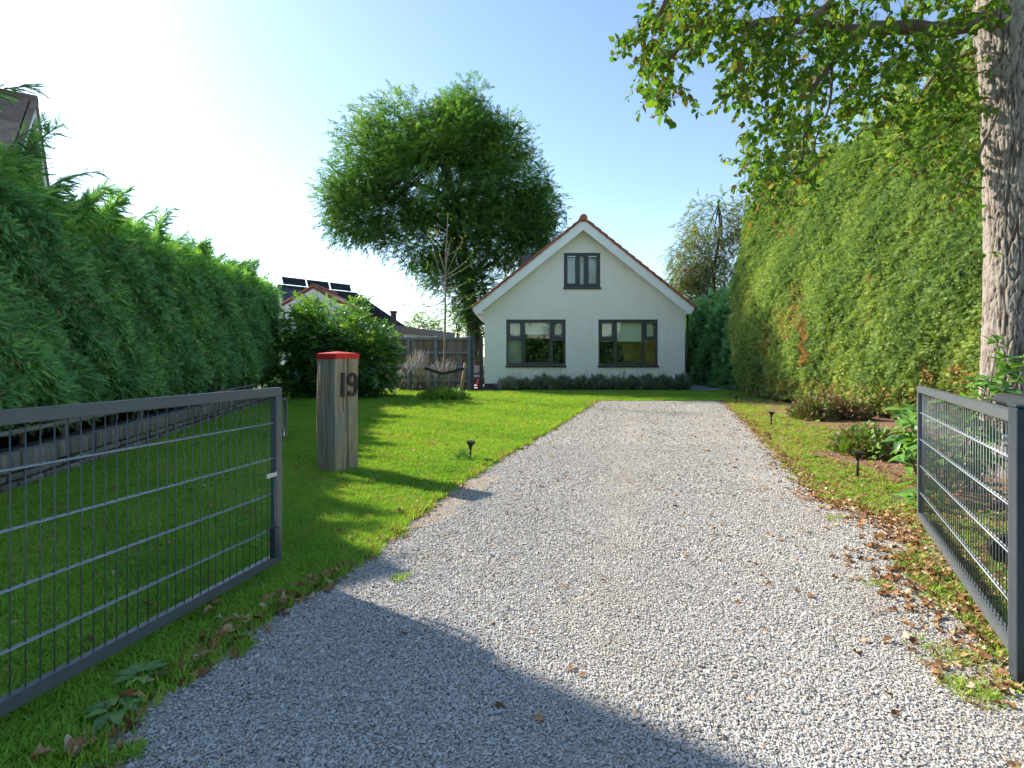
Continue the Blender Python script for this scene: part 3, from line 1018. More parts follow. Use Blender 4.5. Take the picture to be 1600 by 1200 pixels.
rc = MB().tube([nbp(-0.06, 0, 4.94), nbp(7.8, 0, 4.94)], 0.09, 8)
part('ridge_tile', rc, m_btile, nb)
cap = MB()
for sgn in (1, -1):
    cap.bar(nbp(-0.03, 0, 4.96), nbp(-0.03, sgn * 2.7, 2.11), 0.06, 0.05)
part('verge_cap', cap, m_btile, nb)
ch = MB()  # tall block out of view, added to cast the foreground shadow
Vc = [nbp(a, b, z) for z in (4.0, 8.6) for a, b in ((1.3, -2.15), (7.0, -2.15), (7.0, 1.2), (1.25, 1.2))]
ch.add(Vc, [(0, 3, 2, 1), (4, 5, 6, 7), (0, 1, 5, 4), (1, 2, 6, 5), (2, 3, 7, 6), (3, 0, 4, 7)])
part('added_shade_block', ch, m_brown, nb)

# dark hipped roof with solar panels
dk = thing('dark_roofed_house', 'house with dark hipped tile roof behind the round bush', 'house', (*at(500, 557, 42)[:2], 0))


def hp(u, v, Y):
    return Vector(at(u, v, Y))


A, B = hp(434, 444, 38), hp(556, 452, 43)
A.z = B.z = 6.4
sx_ = Vector((1.0, -0.1, 0)).normalized()
rdv = (B - A).normalized()
sv = Vector((rdv.y, -rdv.x, 0))
E0, E1 = A - rdv * 1.0 + sv * 3.6, B + rdv * 3.2 + sv * 3.6
E2, E3 = B + rdv * 3.2 - sv * 3.6, A - rdv * 1.0 - sv * 3.6
for e in (E0, E1, E2, E3):
    e.z = 3.1
dr = MB()
dr.add([A, B, E0, E1, E2, E3], [(0, 1, 3, 2), (1, 4, 3), (0, 5, 4, 1), (0, 2, 5)])
part('roof', dr, m_dtile, dk)
# tiles of the slope that faces the lawn
tme = MB().box(-0.155, 0.155, -0.2, 0.2, -0.02, 0.02).mesh('roof_tile', bevel=0.01)
dnv = ((E0 + E1) / 2 - (A + B) / 2)
dnv = (E1 - B - rdv * (E1 - B).dot(rdv)).normalized()
nv = rdv.cross(dnv)
if nv.z < 0:
    nv = -nv
Mx = Matrix((rdv, dnv, nv)).transposed()
eul = (Mx @ Matrix.Rotation(R(-4), 3, 'X')).to_euler()
Lr = (B - A).length
for j in range(11):
    d = 0.2 + j * 0.36
    ext = 3.2 * d / 4.9
    for i in range(int((Lr + ext) / 0.32)):
        if len([1 for _ in ()]) == 0 and (Lr - i * 0.32) > -ext and i * 0.32 > 1.6:
            o = obj('roof_tile', tme, m_dtile, dk)
            o.rotation_euler = eul
            o.location = A + rdv * (i * 0.32) + dnv * d + nv * 0.03 - ORG[dk.name]
hip = MB().tube([A, B, E1], 0.12, 6)
part('ridge_tile', hip, m_dtile, dk)
part('wall', MB().add([e - Vector((0, 0, 0.02)) for e in (E0, E1, E2, E3)] + [Vector((e.x, e.y, 0)) for e in (E0, E1, E2, E3)],
                      [(0, 1, 5, 4), (1, 2, 6, 5), (2, 3, 7, 6), (3, 0, 4, 7)]), m_grey_wall, dk)
for i in range(3):
    p0 = A + rdv * (0.35 + i * 2.05 * Lr / 6.9)
    p1 = p0 + rdv * (1.9 * Lr / 6.9)
    pv = MB()
    ax = (p1 - p0) / 2
    pv.obox((p0 + p1) / 2 + Vector((0, 0, 0.42)), ax, sv * 0.12 + Vector((0, 0, -0.28)), sv * 0.03)
    pvo = part('solar_panel', pv, m_pv, dk)
    lg = MB()
    for q in (p0 + ax * 0.2, p1 - ax * 0.2):
        lg.bar(q, q + Vector((0, 0, 0.4)), 0.04, 0.04, up=(1, 0, 0))
    part('bracket', lg, m_steel, pvo)

# small red verged gable in front of the dark roof
rg = thing('red_verged_gable', 'red tiled white gable peeking over the round bush', 'house', (*at(520, 557, 34)[:2], 0))
ap = Vector(at(489, 447, 34))
lw = Vector(at(440, 476, 34))
rw = Vector(at(540, 476, 34))
gw = MB().prism([(lw.x + 0.1, 0), (rw.x - 0.1, 0), (rw.x - 0.1, lw.z - 0.3), (ap.x, ap.z - 0.25), (lw.x + 0.1, lw.z - 0.3)], 34.1, 38)
part('wall', gw, m_white, rg)
for q in (lw, rw):
    d = (q - ap)
    part('roof_slope', MB().prism([(ap.x, ap.z), (q.x, q.z), (q.x, q.z - 0.16), (ap.x, ap.z - 0.16)], 34.0, 38.3), m_tile, rg)
    part('bargeboard', MB().prism([(ap.x, ap.z - 0.165), (q.x, q.z - 0.165), (q.x, q.z - 0.5), (ap.x, ap.z - 0.5)], 33.98, 34.02), m_white, rg)
    vt = MB().box(-0.2, 0.2, -0.1, 0.14, -0.06, 0.07).mesh('verge_tile', bevel=0.02)
    n = 6
    for i in range(n):
        c = ap + d * ((i + 0.5) / n)
        o = obj('verge_tile', vt, m_tile, rg, (c.x - rg.location.x, c.y - rg.location.y, c.z))
        o.rotation_euler = (0, math.atan2(-d.z, abs(d.x)) * (1 if d.x > 0 else -1), 0)
part('ridge_tile', MB().tube([ap + Vector((0, -0.15, 0.03)), ap + Vector((0, 4.3, 0.03))], 0.15, 8), m_tile, rg)

# flat roofed annexe with a flue
an = thing('flat_roofed_annexe', 'pale flat roofed annexe with grey fascia behind the wooden fence', 'building', (-5.0, 27, 0))
c0, c1 = Vector(at(585, 505, 26)), Vector(at(705, 523, 36))
aw = MB()
bk = Vector((-4, 3, 0))
V8 = []
for z in (0, c0.z - 0.38):
    V8 += [(c0.x, c0.y, z), (c1.x, c1.y, z), (c1.x + bk.x, c1.y + bk.y, z), (c0.x + bk.x, c0.y + bk.y, z)]
box_f = [(0, 3, 2, 1), (4, 5, 6, 7), (0, 1, 5, 4), (1, 2, 6, 5), (2, 3, 7, 6), (3, 0, 4, 7)]
part('wall', MB().add(V8, box_f), m_grey_wall, an)
V8 = []
fd = (c1 - c0)
fd.z = 0
fd.normalize()
for z in (c0.z - 0.38, c0.z - 0.02):
    V8 += [(c0.x - fd.x * .3 + .2, c0.y - .3, z), (c1.x + .25, c1.y, z), (c1.x + bk.x, c1.y + bk.y + .3, z), (c0.x + bk.x - .3, c0.y + bk.y, z)]
part('roof_edge', MB().add(V8, box_f), m_felt, an)
fl = Vector(at(615, 505, 29))
part('flue', MB().box(fl.x - 0.13, fl.x + 0.13, fl.y - 0.13, fl.y + 0.13, c0.z - 0.1, at(615, 489, 29)[2]).box(fl.x - 0.17, fl.x + 0.17, fl.y - 0.17, fl.y + 0.17, at(615, 489, 29)[2] + 0.001, at(615, 486, 29)[2]), m_plinth, an)

# brick wall behind the terrace on the right
gb = thing('garden_wall', 'shaded brick garden wall at the end of the side terrace', 'wall', (8.5, 29.0, 0))
part('core', MB().box(6.9, 13.0, 29.03, 29.2, 0, 1.9), m_mortar, gb)
bme = MB().box(-0.2, 0.2, -0.05, 0.05, -0.08, 0.08).mesh('brick', bevel=0.01)
for r in range(11):
    for i in range(12):
        x = 7.1 + i * 0.42 + (0.21 if r % 2 else 0)
        obj('brick', bme, m_brown, gb, (x - 8.5, random.uniform(-0.012, 0.012), 0.09 + r * 0.172))
sh = thing('red_brick_shed', 'orange red brick house corner seen through the birch', 'house', (12.1, 36, 0))
part('wall', MB().box(12.0, 13.4, 36, 39, 0, 4.0), m_tile, sh)
part('roof', MB().prism([(11.7, 4.0), (13.7, 4.0), (12.7, 5.0)], 35.8, 39.2), m_dtile, sh)

# ------------------------------------------------------------------ wooden fence beyond the lawn
fc = thing('wooden_fence', 'grey wooden fence of upright boards between posts beyond the staked sapling', 'fence', (-3.3, 21.5, 0))
FY = 21.5
fx = [at(u, 557, FY)[0] for u in (585, 638, 681, 733)]
ztop = at(0, 527, FY)[2]
for i, x in enumerate(fx):
    part('post', MB().box(x - 0.06, x + 0.06, FY - 0.05, FY + 0.07, 0, ztop + 0.02), m_greyp, fc, bevel=0.008)
    part('post_cap', MB().box(x - 0.07, x + 0.07, FY - 0.06, FY + 0.08, ztop + 0.021, ztop + 0.05), m_white, fc, bevel=0.006)
for z in (ztop - 0.05, ztop - 0.62, ztop - 1.2, ztop - 1.75):
    for a, b in zip(fx[:-1], fx[1:]):
        part('rail', MB().box(a + 0.062, b - 0.062, FY - 0.03, FY + 0.028, z - 0.05, z + 0.05), m_greyp, fc, bevel=0.006)
bme = MB().box(-0.078, 0.078, -0.01, 0.01, 0.04, ztop - 0.01).mesh('board', bevel=0.004)
for a, b in zip(fx[:-1], fx[1:]):
    n = int((b - a) / 0.14)
    for i in range(n):
        obj('board', bme, m_board, fc, (a + (b - a) * (i + 0.5) / n + 3.3, 0.045 + 0.022 * (i % 2), random.uniform(-0.01, 0.0)))
gpst = MB().box(fx[-1] + 0.075, fx[-1] + 0.20, FY - 0.1, FY + 0.04, 0, ztop + 0.09)
solo('dark_gate_post', gpst, m_bluep, (fx[-1] + 0.13, FY, 0), 'dark blue grey steel post at the right end of the wooden fence', 'post', 'dark posts beside the house', bevel=0.006)
gpst = MB().box(HX0 - 0.2, HX0 - 0.06, HY + 0.05, HY + 0.19, 0, 2.05)
solo('dark_gate_post', gpst, m_plinth, (HX0 - 0.13, HY + 0.12, 0), 'dark post against the left corner of the white house', 'post', 'dark posts beside the house', bevel=0.006)
# lounge chair and red pot in the passage
lc = thing('lounge_chair', 'dark lounge chair with grey cushion in the passage left of the house', 'chair', (-1.5, 23.0, 0.03))
part('seat_frame', MB().box(-2.1, -0.95, 22.8, 23.6, 0.12, 0.42), m_black, lc, bevel=0.02)
for lx in (-2.05, -1.05):
    for ly in (22.85, 23.5):
        part('leg', MB().box(lx, lx + 0.06, ly, ly + 0.06, 0.03, 0.12), m_black, lc)
part('arm', MB().box(-1.09, -0.97, 22.78, 23.6, 0.425, 0.62), m_black, lc, bevel=0.02)
part('backrest', MB().box(-2.1, -1.1, 23.5, 23.62, 0.425, 0.85), m_black, lc, bevel=0.03)
part('cushion', MB().obox((-1.5, 23.35, 0.68), (0.36, 0, 0), (0, 0.07, 0.03), (0, -0.1, 0.24)), m_cush, lc, bevel=0.06, seg=3, smooth=True)
part('cushion', MB().box(-2.05, -1.12, 22.82, 23.4, 0.425, 0.52), m_cush, lc, bevel=0.04, seg=2, smooth=True)
rp_ = MB().tube([(-1.32, 21.6, 0.03), (-1.32, 21.6, 0.1), (-1.32, 21.6, 0.25), (-1.32, 21.6, 0.36), (-1.32, 21.6, 0.4)], [0.07, 0.11, 0.13, 0.08, 0.1], 14)
solo('red_pot', rp_, m_redpot, (-1.32, 21.6, 0.03), 'small red pot on the paving beside the house corner', 'pot', smooth=True)

# ------------------------------------------------------------------ leaf and spray templates


def fill_tris(strips):
    V, Fc = [], []
    for p in strips:
        b = len(V)
        V += p
        Fc += [(b, b + 1, b + 2), (b, b + 2, b + 3)]
    return np.array(V, float), np.array(Fc, int)


def spray_template(pairs=5, w=0.05, ang=38, droop=0.12, seed=0, side=0.62):
    """flat feathery conifer spray along +Y, unit length"""
    r = random.Random(seed)
    st = []
    def z(y, x):
        return -droop * y * y - 0.25 * abs(x)
    def kite(x0, y0, x1, y1, w_):
        dx, dy = x1 - x0, y1 - y0
        L = math.hypot(dx, dy)
        nx, ny = -dy / L * w_, dx / L * w_
        mx, my = x0 + dx * 0.4, y0 + dy * 0.4
        st.append([(x0, y0, z(y0, x0)), (mx - nx, my - ny, z(my, mx) - 0.01), (x1, y1, z(y1, x1)), (mx + nx, my + ny, z(my, mx) + 0.01)])
    kite(0, 0, 0, 1, w * 0.8)
    for i in range(pairs):
        for s in (-1, 1):
            y0 = 0.08 + 0.78 * (i + (0.25 if s > 0 else 0.0)) / pairs
            L = side * (1 - 0.68 * i / pairs) * r.uniform(0.75, 1.2)
            a = R(ang + r.uniform(-8, 8))
            kite(0, y0, s * L * math.sin(a), y0 + L * math.cos(a), w * r.uniform(0.9, 1.3))
    return fill_tris(st)


def twig_leaves(n=14, leaf=0.13, wid=0.5, seed=0, droop=0.25):
    """twig along +Y with two rows of leaves, unit length"""
    r = random.Random(seed)
    st = [[(-0.006, 0, 0), (0.006, 0, 0), (0.003, 1, -droop), (-0.003, 1, -droop)]]
    for i in range(n):
        y = 0.12 + 0.86 * i / (n - 1)
        s = 1 if i % 2 else -1
        z = -droop * y * y
        a = R(r.uniform(35, 70)) * s if i < n - 1 else 0
        L = leaf * r.uniform(0.8, 1.25)
        d = (math.sin(a), math.cos(a))
        nrm_ = (-d[1] * s, d[0] * s)
        hz = -r.uniform(0.1, 0.6)
        tw = r.uniform(-0.5, 0.5)
        w_ = L * wid * 0.5
        c = (d[0] * L * 0.5, y + d[1] * L * 0.5)
        st.append([(0, y, z), (c[0] + nrm_[0] * w_, c[1] + nrm_[1] * w_, z + hz * L * 0.5 + tw * w_), (d[0] * L, y + d[1] * L, z + hz * L), (c[0] - nrm_[0] * w_, c[1] - nrm_[1] * w_, z + hz * L * 0.5 - tw * w_)])
    return fill_tris(st)


def leaf_template(wid=0.55, fold=0.18, droop=0.25, seg=4):
    """single leaf along +Y, unit length, folded along the midrib"""
    V = [(0, 0, 0)]
    for i in range(1, seg):
        t = i / seg
        w_ = wid * 0.5 * math.sin(math.pi * t ** 0.85)
        z = -droop * t * t
        V += [(-w_, t, z + fold * w_ * 1.2), (0, t, z), (w_, t, z + fold * w_ * 1.2)]
    V.append((0, 1, -droop))
    Fc = []
    Fc += [(0, 2, 1), (0, 3, 2)]
    for i in range(seg - 2):
        b = 1 + 3 * i
        Fc += [(b, b + 1, b + 4), (b, b + 4, b + 3), (b + 1, b + 2, b + 5), (b + 1, b + 5, b + 4)]
    b = 1 + 3 * (seg - 2)
    e = len(V) - 1
    Fc += [(b, b + 1, e), (b + 1, b + 2, e)]
    return np.array(V, float), np.array(Fc, int)


FINE = [spray_template(7, 0.018, 27, 0.25, 51, 0.36), spray_template(6, 0.02, 32, 0.4, 52, 0.42), spray_template(8, 0.016, 24, 0.15, 53, 0.32), spray_template(5, 0.021, 36, 0.1, 54, 0.45)]
SPR = [spray_template(5, 0.055, 36, 0.15, 1), spray_template(6, 0.05, 42, 0.25, 2), spray_template(4, 0.06, 32, 0.05, 3)]
TUFT = [spray_template(4, 0.075, 40, 0.1, 5), spray_template(5, 0.07, 46, 0.2, 6)]


def multi_scatter(temps, P, fwd, up, S, tint):
    pick = rng.integers(0, len(temps), len(P))
    out = []
    Rm = frames(fwd, up)
    for k, (TV, TF) in enumerate(temps):
        q = pick == k
        if q.any():
            out.append(scatter(TV, TF, P[q], Rm[q], S[q], tint[q]))
    return joinmesh(out)


def foliage_part(name, parts_, mat, parent, kind='stuff'):
    V, Fc, T = joinmesh(parts_) if isinstance(parts_, list) else parts_
    org = np.array(ORG[root_of(parent).name])
    return obj(name, np_mesh(name, V - org, Fc, T), mat, parent, kind=kind)


def foliage_gn(name, items, temps, mat, parent):
    """countless small sprays of one hedge or crown, instanced as one part"""
    Ps, Es, Ss, Ts = [], [], [], []
    for P, fwd, up, S, T in items:
        m = frames(fwd, up)
        Es.append(np.column_stack([np.arctan2(m[:, 2, 1], m[:, 2, 2]), -np.arcsin(np.clip(m[:, 2, 0], -1, 1)), np.arctan2(m[:, 1, 0], m[:, 0, 0])]))
        Ps.append(P)
        Ss.append(np.repeat(np.asarray(S)[:, None], 3, axis=1))
        Ts.append(T)
    P, E, S, T = map(np.concatenate, (Ps, Es, Ss, Ts))
    mes = []
    for V, Fc in temps:
        me = np_mesh(name + '_piece', V, Fc)
        me.materials.append(mat)
        mes.append(me)
    org = np.array(ORG[root_of(parent).name])
    o = instancer(name, P - org, E, S, rng.integers(0, len(mes), len(P)), T, mes)
    o.parent = parent
    o['kind'] = 'stuff'
    return o


# ------------------------------------------------------------------ left hedge on its clinker wall
HL0 = np.array([-4.95, 5.1])
HLd = np.array([-0.215, 1.0])
HLd = HLd / np.linalg.norm(HLd)
HLn = np.array([HLd[1], -HLd[0]])           # outward, towards the drive


def hl_xy(s, d):
    return HL0[None] + np.outer(s, HLd) + np.outer(d, HLn)


S0, S1 = -5.2, 12.75


def hl_top(s):
    return 3.12 + 0.035 * np.clip(s, -2, 13) + 0.09 * wav(s * 1.1, 0, 2.0) + 0.3 * np.exp(-((s + 0.5) / 1.1) ** 2)


hedge = thing('tall_conifer_hedge', 'tall loose conifer hedge in shade along the left lawn', 'hedge', (-5.8, 7, 0))
n = 115000
s = np.where(rng.random(n) < 0.5, rng.uniform(-0.6, 5.5, n), rng.uniform(-2.5, S1, n))
s = np.clip(s, S0, S1)
zt = hl_top(s)
h = rng.random(n)
z = 0.5 + (zt - 0.5) * h
dep = -0.16 + 0.14 * wav(s * 1.7, z * 1.9, 0.5) + 0.10 * wav(s * 4.3, z * 5.0, 1.7) + 0.05 * wav(s * 9.0, z * 9.5, 3.3) - 0.4 * np.clip((z - zt + 0.5) / 0.5, 0, 1) ** 2 - 0.22 * rng.random(n) ** 2
dep += -0.35 * np.clip((0.95 - z) / 0.45, 0, 1)
xy = hl_xy(s, dep)
P = np.column_stack([xy, z])
out3 = np.column_stack([np.tile(HLn, (n, 1)), np.zeros(n)])
along = np.column_stack([np.tile(HLd, (n, 1)), np.zeros(n)])
fwd = out3 * rng.uniform(0.3, 0.8, n)[:, None] + along * (rng.normal(0.1, 0.6, n))[:, None] + np.array([0, 0, 1.0]) * (rng.normal(0.25, 0.55, n))[:, None]
up = out3 * 0.6 + np.array([0, 0, 1.0]) + rand_dirs(n) * 0.7
S = rng.uniform(0.08, 0.19, n) * (1 + 0.05 * np.clip(s - 3, 0, 10))
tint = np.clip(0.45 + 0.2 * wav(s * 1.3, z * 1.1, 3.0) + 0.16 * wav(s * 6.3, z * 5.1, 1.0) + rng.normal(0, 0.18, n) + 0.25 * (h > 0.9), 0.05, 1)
tint[rng.random(n) < 0.03] = 0.0
pf = [(P, fwd, up, S, tint)]
# top of the hedge
n = 16000
s = rng.uniform(-1.5, S1, n)
d = -rng.uniform(0.15, 1.2, n)
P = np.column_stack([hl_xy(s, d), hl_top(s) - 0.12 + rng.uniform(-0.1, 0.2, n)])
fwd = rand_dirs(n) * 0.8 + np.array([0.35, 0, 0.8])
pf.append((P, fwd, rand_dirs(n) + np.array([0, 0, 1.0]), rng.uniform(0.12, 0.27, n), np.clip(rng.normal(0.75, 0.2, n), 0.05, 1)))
# far end face
n = 2500
d = -rng.uniform(0, 1.2, n)
z = rng.uniform(0.3, 3.6, n)
P = np.column_stack([hl_xy(np.full(n, S1 + 0.02) + 0.1 * rng.random(n), d), z])
pf.append((P, rand_dirs(n) + np.array([0, 0.9, 0.4]), rand_dirs(n) + np.array([0, 0, 1.0]), rng.uniform(0.14, 0.26, n), np.clip(rng.normal(0.5, 0.2, n), 0.05, 1)))
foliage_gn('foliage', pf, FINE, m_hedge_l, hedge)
# whippy shoots standing out of the top, bent over by the wind
for i in range(46):
    s0 = [-0.2, 0.1, 0.5, 0.75, 1.3, 1.9, 2.5, 2.6, 3.6, 4.3][i] if i < 10 else rng.uniform(-1.2, 12.3)
    L = (0.95 if i < 4 else rng.uniform(0.6, 1.0)) * (1.0 if i < 10 else 0.75)
    b = np.array([*hl_xy(np.array([s0]), np.array([-rng.uniform(0.2, 0.8)]))[0], float(hl_top(np.array([s0]))[0]) - 0.1])
    lean = np.array([rng.uniform(0.15, 0.6), rng.uniform(-0.2, 0.5), 0])
    t = np.linspace(0, 1, 9)
    ax = b + np.outer(t * L, [0, 0, 1.0]) * (1 - 0.25 * t)[:, None] + np.outer(t ** 1.8 * L, lean)
    n = 54
    tt = np.linspace(0.12, 1, n)
    Pp = b + np.outer(tt * L * (1 - 0.25 * tt), [0, 0, 1.0]) + np.outer(tt ** 1.8 * L, lean)
    fw = rand_dirs(n) * 0.55 + lean * 1.2 + np.array([0, 0, 0.35])
    Vf, Ff, Tf = multi_scatter(FINE, Pp, fw, rand_dirs(n) * 0.6 + np.array([0, 0, 1.0]), rng.uniform(0.16, 0.34, n) * (1.2 - 0.6 * tt), np.clip(rng.normal(0.55, 0.2, n), 0.05, 1))
    shoot = foliage_part('shoot', (Vf, Ff, Tf), m_hedge_l, hedge)
    part('stem', MB().tube([tuple(p) for p in ax], [0.011 * (1 - 0.7 * q) + 0.002 for q in t], 5), m_twig, shoot)
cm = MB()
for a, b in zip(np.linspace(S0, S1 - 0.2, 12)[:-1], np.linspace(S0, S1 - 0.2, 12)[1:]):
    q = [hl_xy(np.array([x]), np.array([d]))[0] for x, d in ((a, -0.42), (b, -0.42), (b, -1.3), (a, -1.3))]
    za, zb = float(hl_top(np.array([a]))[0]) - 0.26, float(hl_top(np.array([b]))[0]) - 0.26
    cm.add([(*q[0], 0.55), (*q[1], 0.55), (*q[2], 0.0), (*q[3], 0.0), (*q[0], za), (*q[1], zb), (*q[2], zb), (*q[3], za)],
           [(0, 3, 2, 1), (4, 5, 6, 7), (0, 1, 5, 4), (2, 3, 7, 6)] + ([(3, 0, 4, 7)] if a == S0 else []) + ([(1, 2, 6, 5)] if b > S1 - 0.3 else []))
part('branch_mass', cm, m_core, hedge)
for i in range(26):
    s0 = -1.0 + i * 0.52 + rng.uniform(-0.12, 0.12)
    x, y = hl_xy(np.array([s0]), np.array([-rng.uniform(0.35, 0.55)]))[0]
    part('trunk', MB().tube([(x, y, 0.1), (x + rng.uniform(-.04, .04), y, 1.1)], [0.035, 0.025], 7), m_twig, hedge)

# clinker wall
cw = thing('clinker_wall', 'low weathered clinker wall with upright coping under the left hedge', 'wall', (-5.0, 5.1, 0))
wl0 = MB()
for a, b in zip(np.linspace(S0, S1, 10)[:-1], np.linspace(S0, S1, 10)[1:]):
    q = [hl_xy(np.array([x]), np.array([d]))[0] for x, d in ((a, -0.01), (b, -0.01), (b, -0.30), (a, -0.30))]
    wl0.add([(*p, 0.0) for p in q] + [(*p, 0.36) for p in q], [(4, 5, 6, 7), (0, 1, 5, 4), (2, 3, 7, 6)])
part('core', wl0, m_mortar, cw)
ang = math.atan2(HLd[1], HLd[0])
smes = [MB().box(-w / 2, w / 2, -0.1, 0.03, 0.0, 0.185).mesh('coping_brick', bevel=0.008) for w in (0.056, 0.062, 0.068)]
lmes = [MB().box(-w / 2, w / 2, -0.08, 0.03, 0.0, hh).mesh('brick', bevel=0.009) for w, hh in ((0.19, 0.066), (0.2, 0.07), (0.17, 0.062))]
rest_s, rest_l = [], []
s = -0.8
k = 0
while s < S1 - 0.1:
    x, y = hl_xy(np.array([s]), np.array([rng.uniform(-0.012, 0.012)]))[0]
    z = 0.195 + rng.uniform(-0.008, 0.01)
    if y < 12.4:
        o = obj('coping_brick', smes[k % 3], m_clink, cw, (x + 5.0, y - 5.1, z), (rng.uniform(-0.02, 0.02), rng.uniform(-0.03, 0.03), ang))
    else:
        rest_s.append((x, y, z))
    s += 0.0735
    k += 1
for r in range(2):
    s = -0.8 + 0.1 * r
    while s < S1 - 0.2:
        x, y = hl_xy(np.array([s]), np.array([rng.uniform(-0.02, 0.012)]))[0]
        if y < 16:
            obj('brick', lmes[k % 3], m_clink, cw, (x + 5.0, y - 5.1, 0.02 + 0.088 * r), (rng.uniform(-0.03, 0.03), rng.uniform(-0.03, 0.03), ang))
        s += 0.215
        k += 1
rs = MB()
ax = Vector((HLd[0], HLd[1], 0))
ay = Vector((HLn[0], HLn[1], 0))
for x, y, z in rest_s:
    rs.obox((x, y, z + 0.092), ax * 0.03, ay * 0.03, (0, 0, 0.09))
part('far_coping', rs, m_clink, cw, kind='stuff')
# batten rail above the wall
br = thing('batten_rail', 'thin weathered batten rail on short posts above the clinker wall', 'rail', (-5.0, 5.1, 0))
for a in np.arange(-1.6, 8.0, 1.9):
    p, q = hl_xy(np.array([a, a + 1.88]), np.array([0.0, 0.0]) - 0.06)
    part('rail', MB().bar((*p, 0.56), (*q, 0.56), 0.025, 0.045), m_batten, br, bevel=0.003)
    x, y = hl_xy(np.array([a + 0.95]), np.array([-0.09]))[0]
    part('post', MB().box(x - 0.02, x + 0.02, y - 0.02, y + 0.02, 0.3, 0.66), m_batten, br, bevel=0.003)

# ------------------------------------------------------------------ right hedge
rh = thing('clipped_conifer_hedge', 'very tall clipped conifer hedge in sun along the right of the drive', 'hedge', (8.3, 13, 0))


def rh_x(y, z):
    return 7.95 - 0.018 * (y - 10) - 0.42 * np.sin(np.pi * np.clip(z / 5.2, 0, 1)) + 0.3 * np.clip((z - 5.0) / 1.2, 0, 2) ** 2 + 0.10 * wav(y * 1.1, z * 0.9, 1.0) + 0.04 * wav(y * 3.3, -z * 2.1, 2.0) + 0.03 * wav(y * 1.9, z * 6.1, 5.0)


def rh_top(y):
    return 6.35 + 0.22 * wav(y * 0.9, 0, 4.0) + 0.05 * np.clip(12 - y, 0, 6)


n = 150000
y = np.where(rng.random(n) < 0.85, rng.uniform(7.8, 17.9, n), rng.uniform(4.5, 8.2, n))
top = rh_top(y)
z = 0.12 + (top - 0.12) * rng.random(n)
x = rh_x(y, z) + 0.12 * rng.random(n) + 0.16 * rng.random(n) ** 4 - 0.06 + 0.05 * wav(y * 9.0, z * 8.0, 5.0)
# dark hollow at the foot behind the juniper
hol = np.exp(-((y - 9.6) / 0.8) ** 2) * np.clip((0.9 - z) / 0.9, 0, 1)
x = x + 0.5 * hol
hole = (wav(y * 7.7, z * 6.9, 4.0) > 0.78) & (rng.random(n) < 0.8)
x = np.where(hole, x + 0.16, x)
P = np.column_stack([x, y, z])
fwd = np.column_stack([-rng.uniform(0.2, 1.0, n), rng.normal(0, 0.75, n), rng.normal(0.3, 0.7, n)])
up = np.array([-0.4, 0, 0.7]) + rand_dirs(n) * 1.2
S = rng.uniform(0.055, 0.115, n) * (1 + 1.6 * np.clip((z - 4.8) / 1.2, 0, 1))
tint = 0.46 + 0.16 * wav(y * 1.2, z * 0.8, 6.0) + 0.12 * wav(y * 5.2, z * 4.1, 2.0) + rng.normal(0, 0.15, n) - 0.12 * np.clip((z - 2.5) / 2.5, 0, 1) - 0.14 * np.exp(-((y - 9.6) / 1.3) ** 2 - ((z - 2.9) / 1.1) ** 2)  # last term paints tree shade and looser, darker growth beside the trunk
# sun-bleached yellowish band at the far, low-mid part
tint += 0.28 * np.clip((y - 14.8) / 2.5, 0, 1) * np.exp(-((z - 3.0) / 1.2) ** 2)
tint = np.clip(tint, 0.2, 1)
# brown, dead streaks
for (u, v0, v1, w_, pr) in ((1256, 500, 570, 5, 0.75), (1247, 440, 520, 9, 0.3), (1198, 500, 560, 4, 0.5), (1222, 480, 530, 10, 0.25), (1218, 350, 372, 3, 0.7), (1238, 350, 372, 3, 0.5),
                            (1448, 575, 600, 8, 0.6), (1500, 570, 600, 12, 0.5), (1490, 610, 640, 12, 0.5), (1360, 425, 440, 4, 0.4), (1410, 660, 690, 14, 0.6)):
    uu = 800 + F * P[:, 0] / P[:, 1]
    vv = 557 - F * (P[:, 2] - EYE) / P[:, 1]
    q = (np.abs(uu - u + 3 * np.sin(vv * 0.2)) < w_ * (0.6 + rng.random(n))) & (vv > v0) & (vv < v1) & (rng.random(n) < pr)
    tint[q] = rng.uniform(0, 0.12, q.sum())
q = (z < 0.7) & (rng.random(n) < 0.22)
tint[q] = rng.uniform(0, 0.14, q.sum())
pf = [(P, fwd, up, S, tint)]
# shaggy top
n = 7000
y = rng.uniform(5.5, 17.9, n)
z = rh_top(y) + rng.uniform(-0.7, 0.25, n)
x = rh_x(y, z) + rng.uniform(0.0, 1.1, n)
P = np.column_stack([x, y, z])
pf.append((P, rand_dirs(n) * 0.7 + np.array([-0.35, 0, 0.7]), rand_dirs(n) + np.array([0, 0, 1.0]), rng.uniform(0.18, 0.42, n), np.clip(rng.normal(0.5, 0.15, n), 0.2, 1)))
# plumes standing out of the top
for i in range(60):
    y0 = rng.uniform(8.0, 17.6)
    b = np.array([float(rh_x(np.array([y0]), np.array([5.8]))[0]) + rng.uniform(0.1, 0.7), y0, float(rh_top(np.array([y0]))[0]) - 0.2])
    L = rng.uniform(0.4, 1.2)
    m_ = 55
    t = rng.random(m_)
    P = b + np.outer(t * L, [0, 0, 1.0]) + rng.normal(0, 0.05, (m_, 3)) + np.outer(t * L, [-0.25, 0.1, 0])
    pf.append((P, rand_dirs(m_) * 0.6 + np.array([-0.1, 0, 0.9]), rand_dirs(m_), rng.uniform(0.2, 0.4, m_) * (1.15 - 0.6 * t), np.clip(rng.normal(0.55, 0.15, m_), 0.2, 1)))
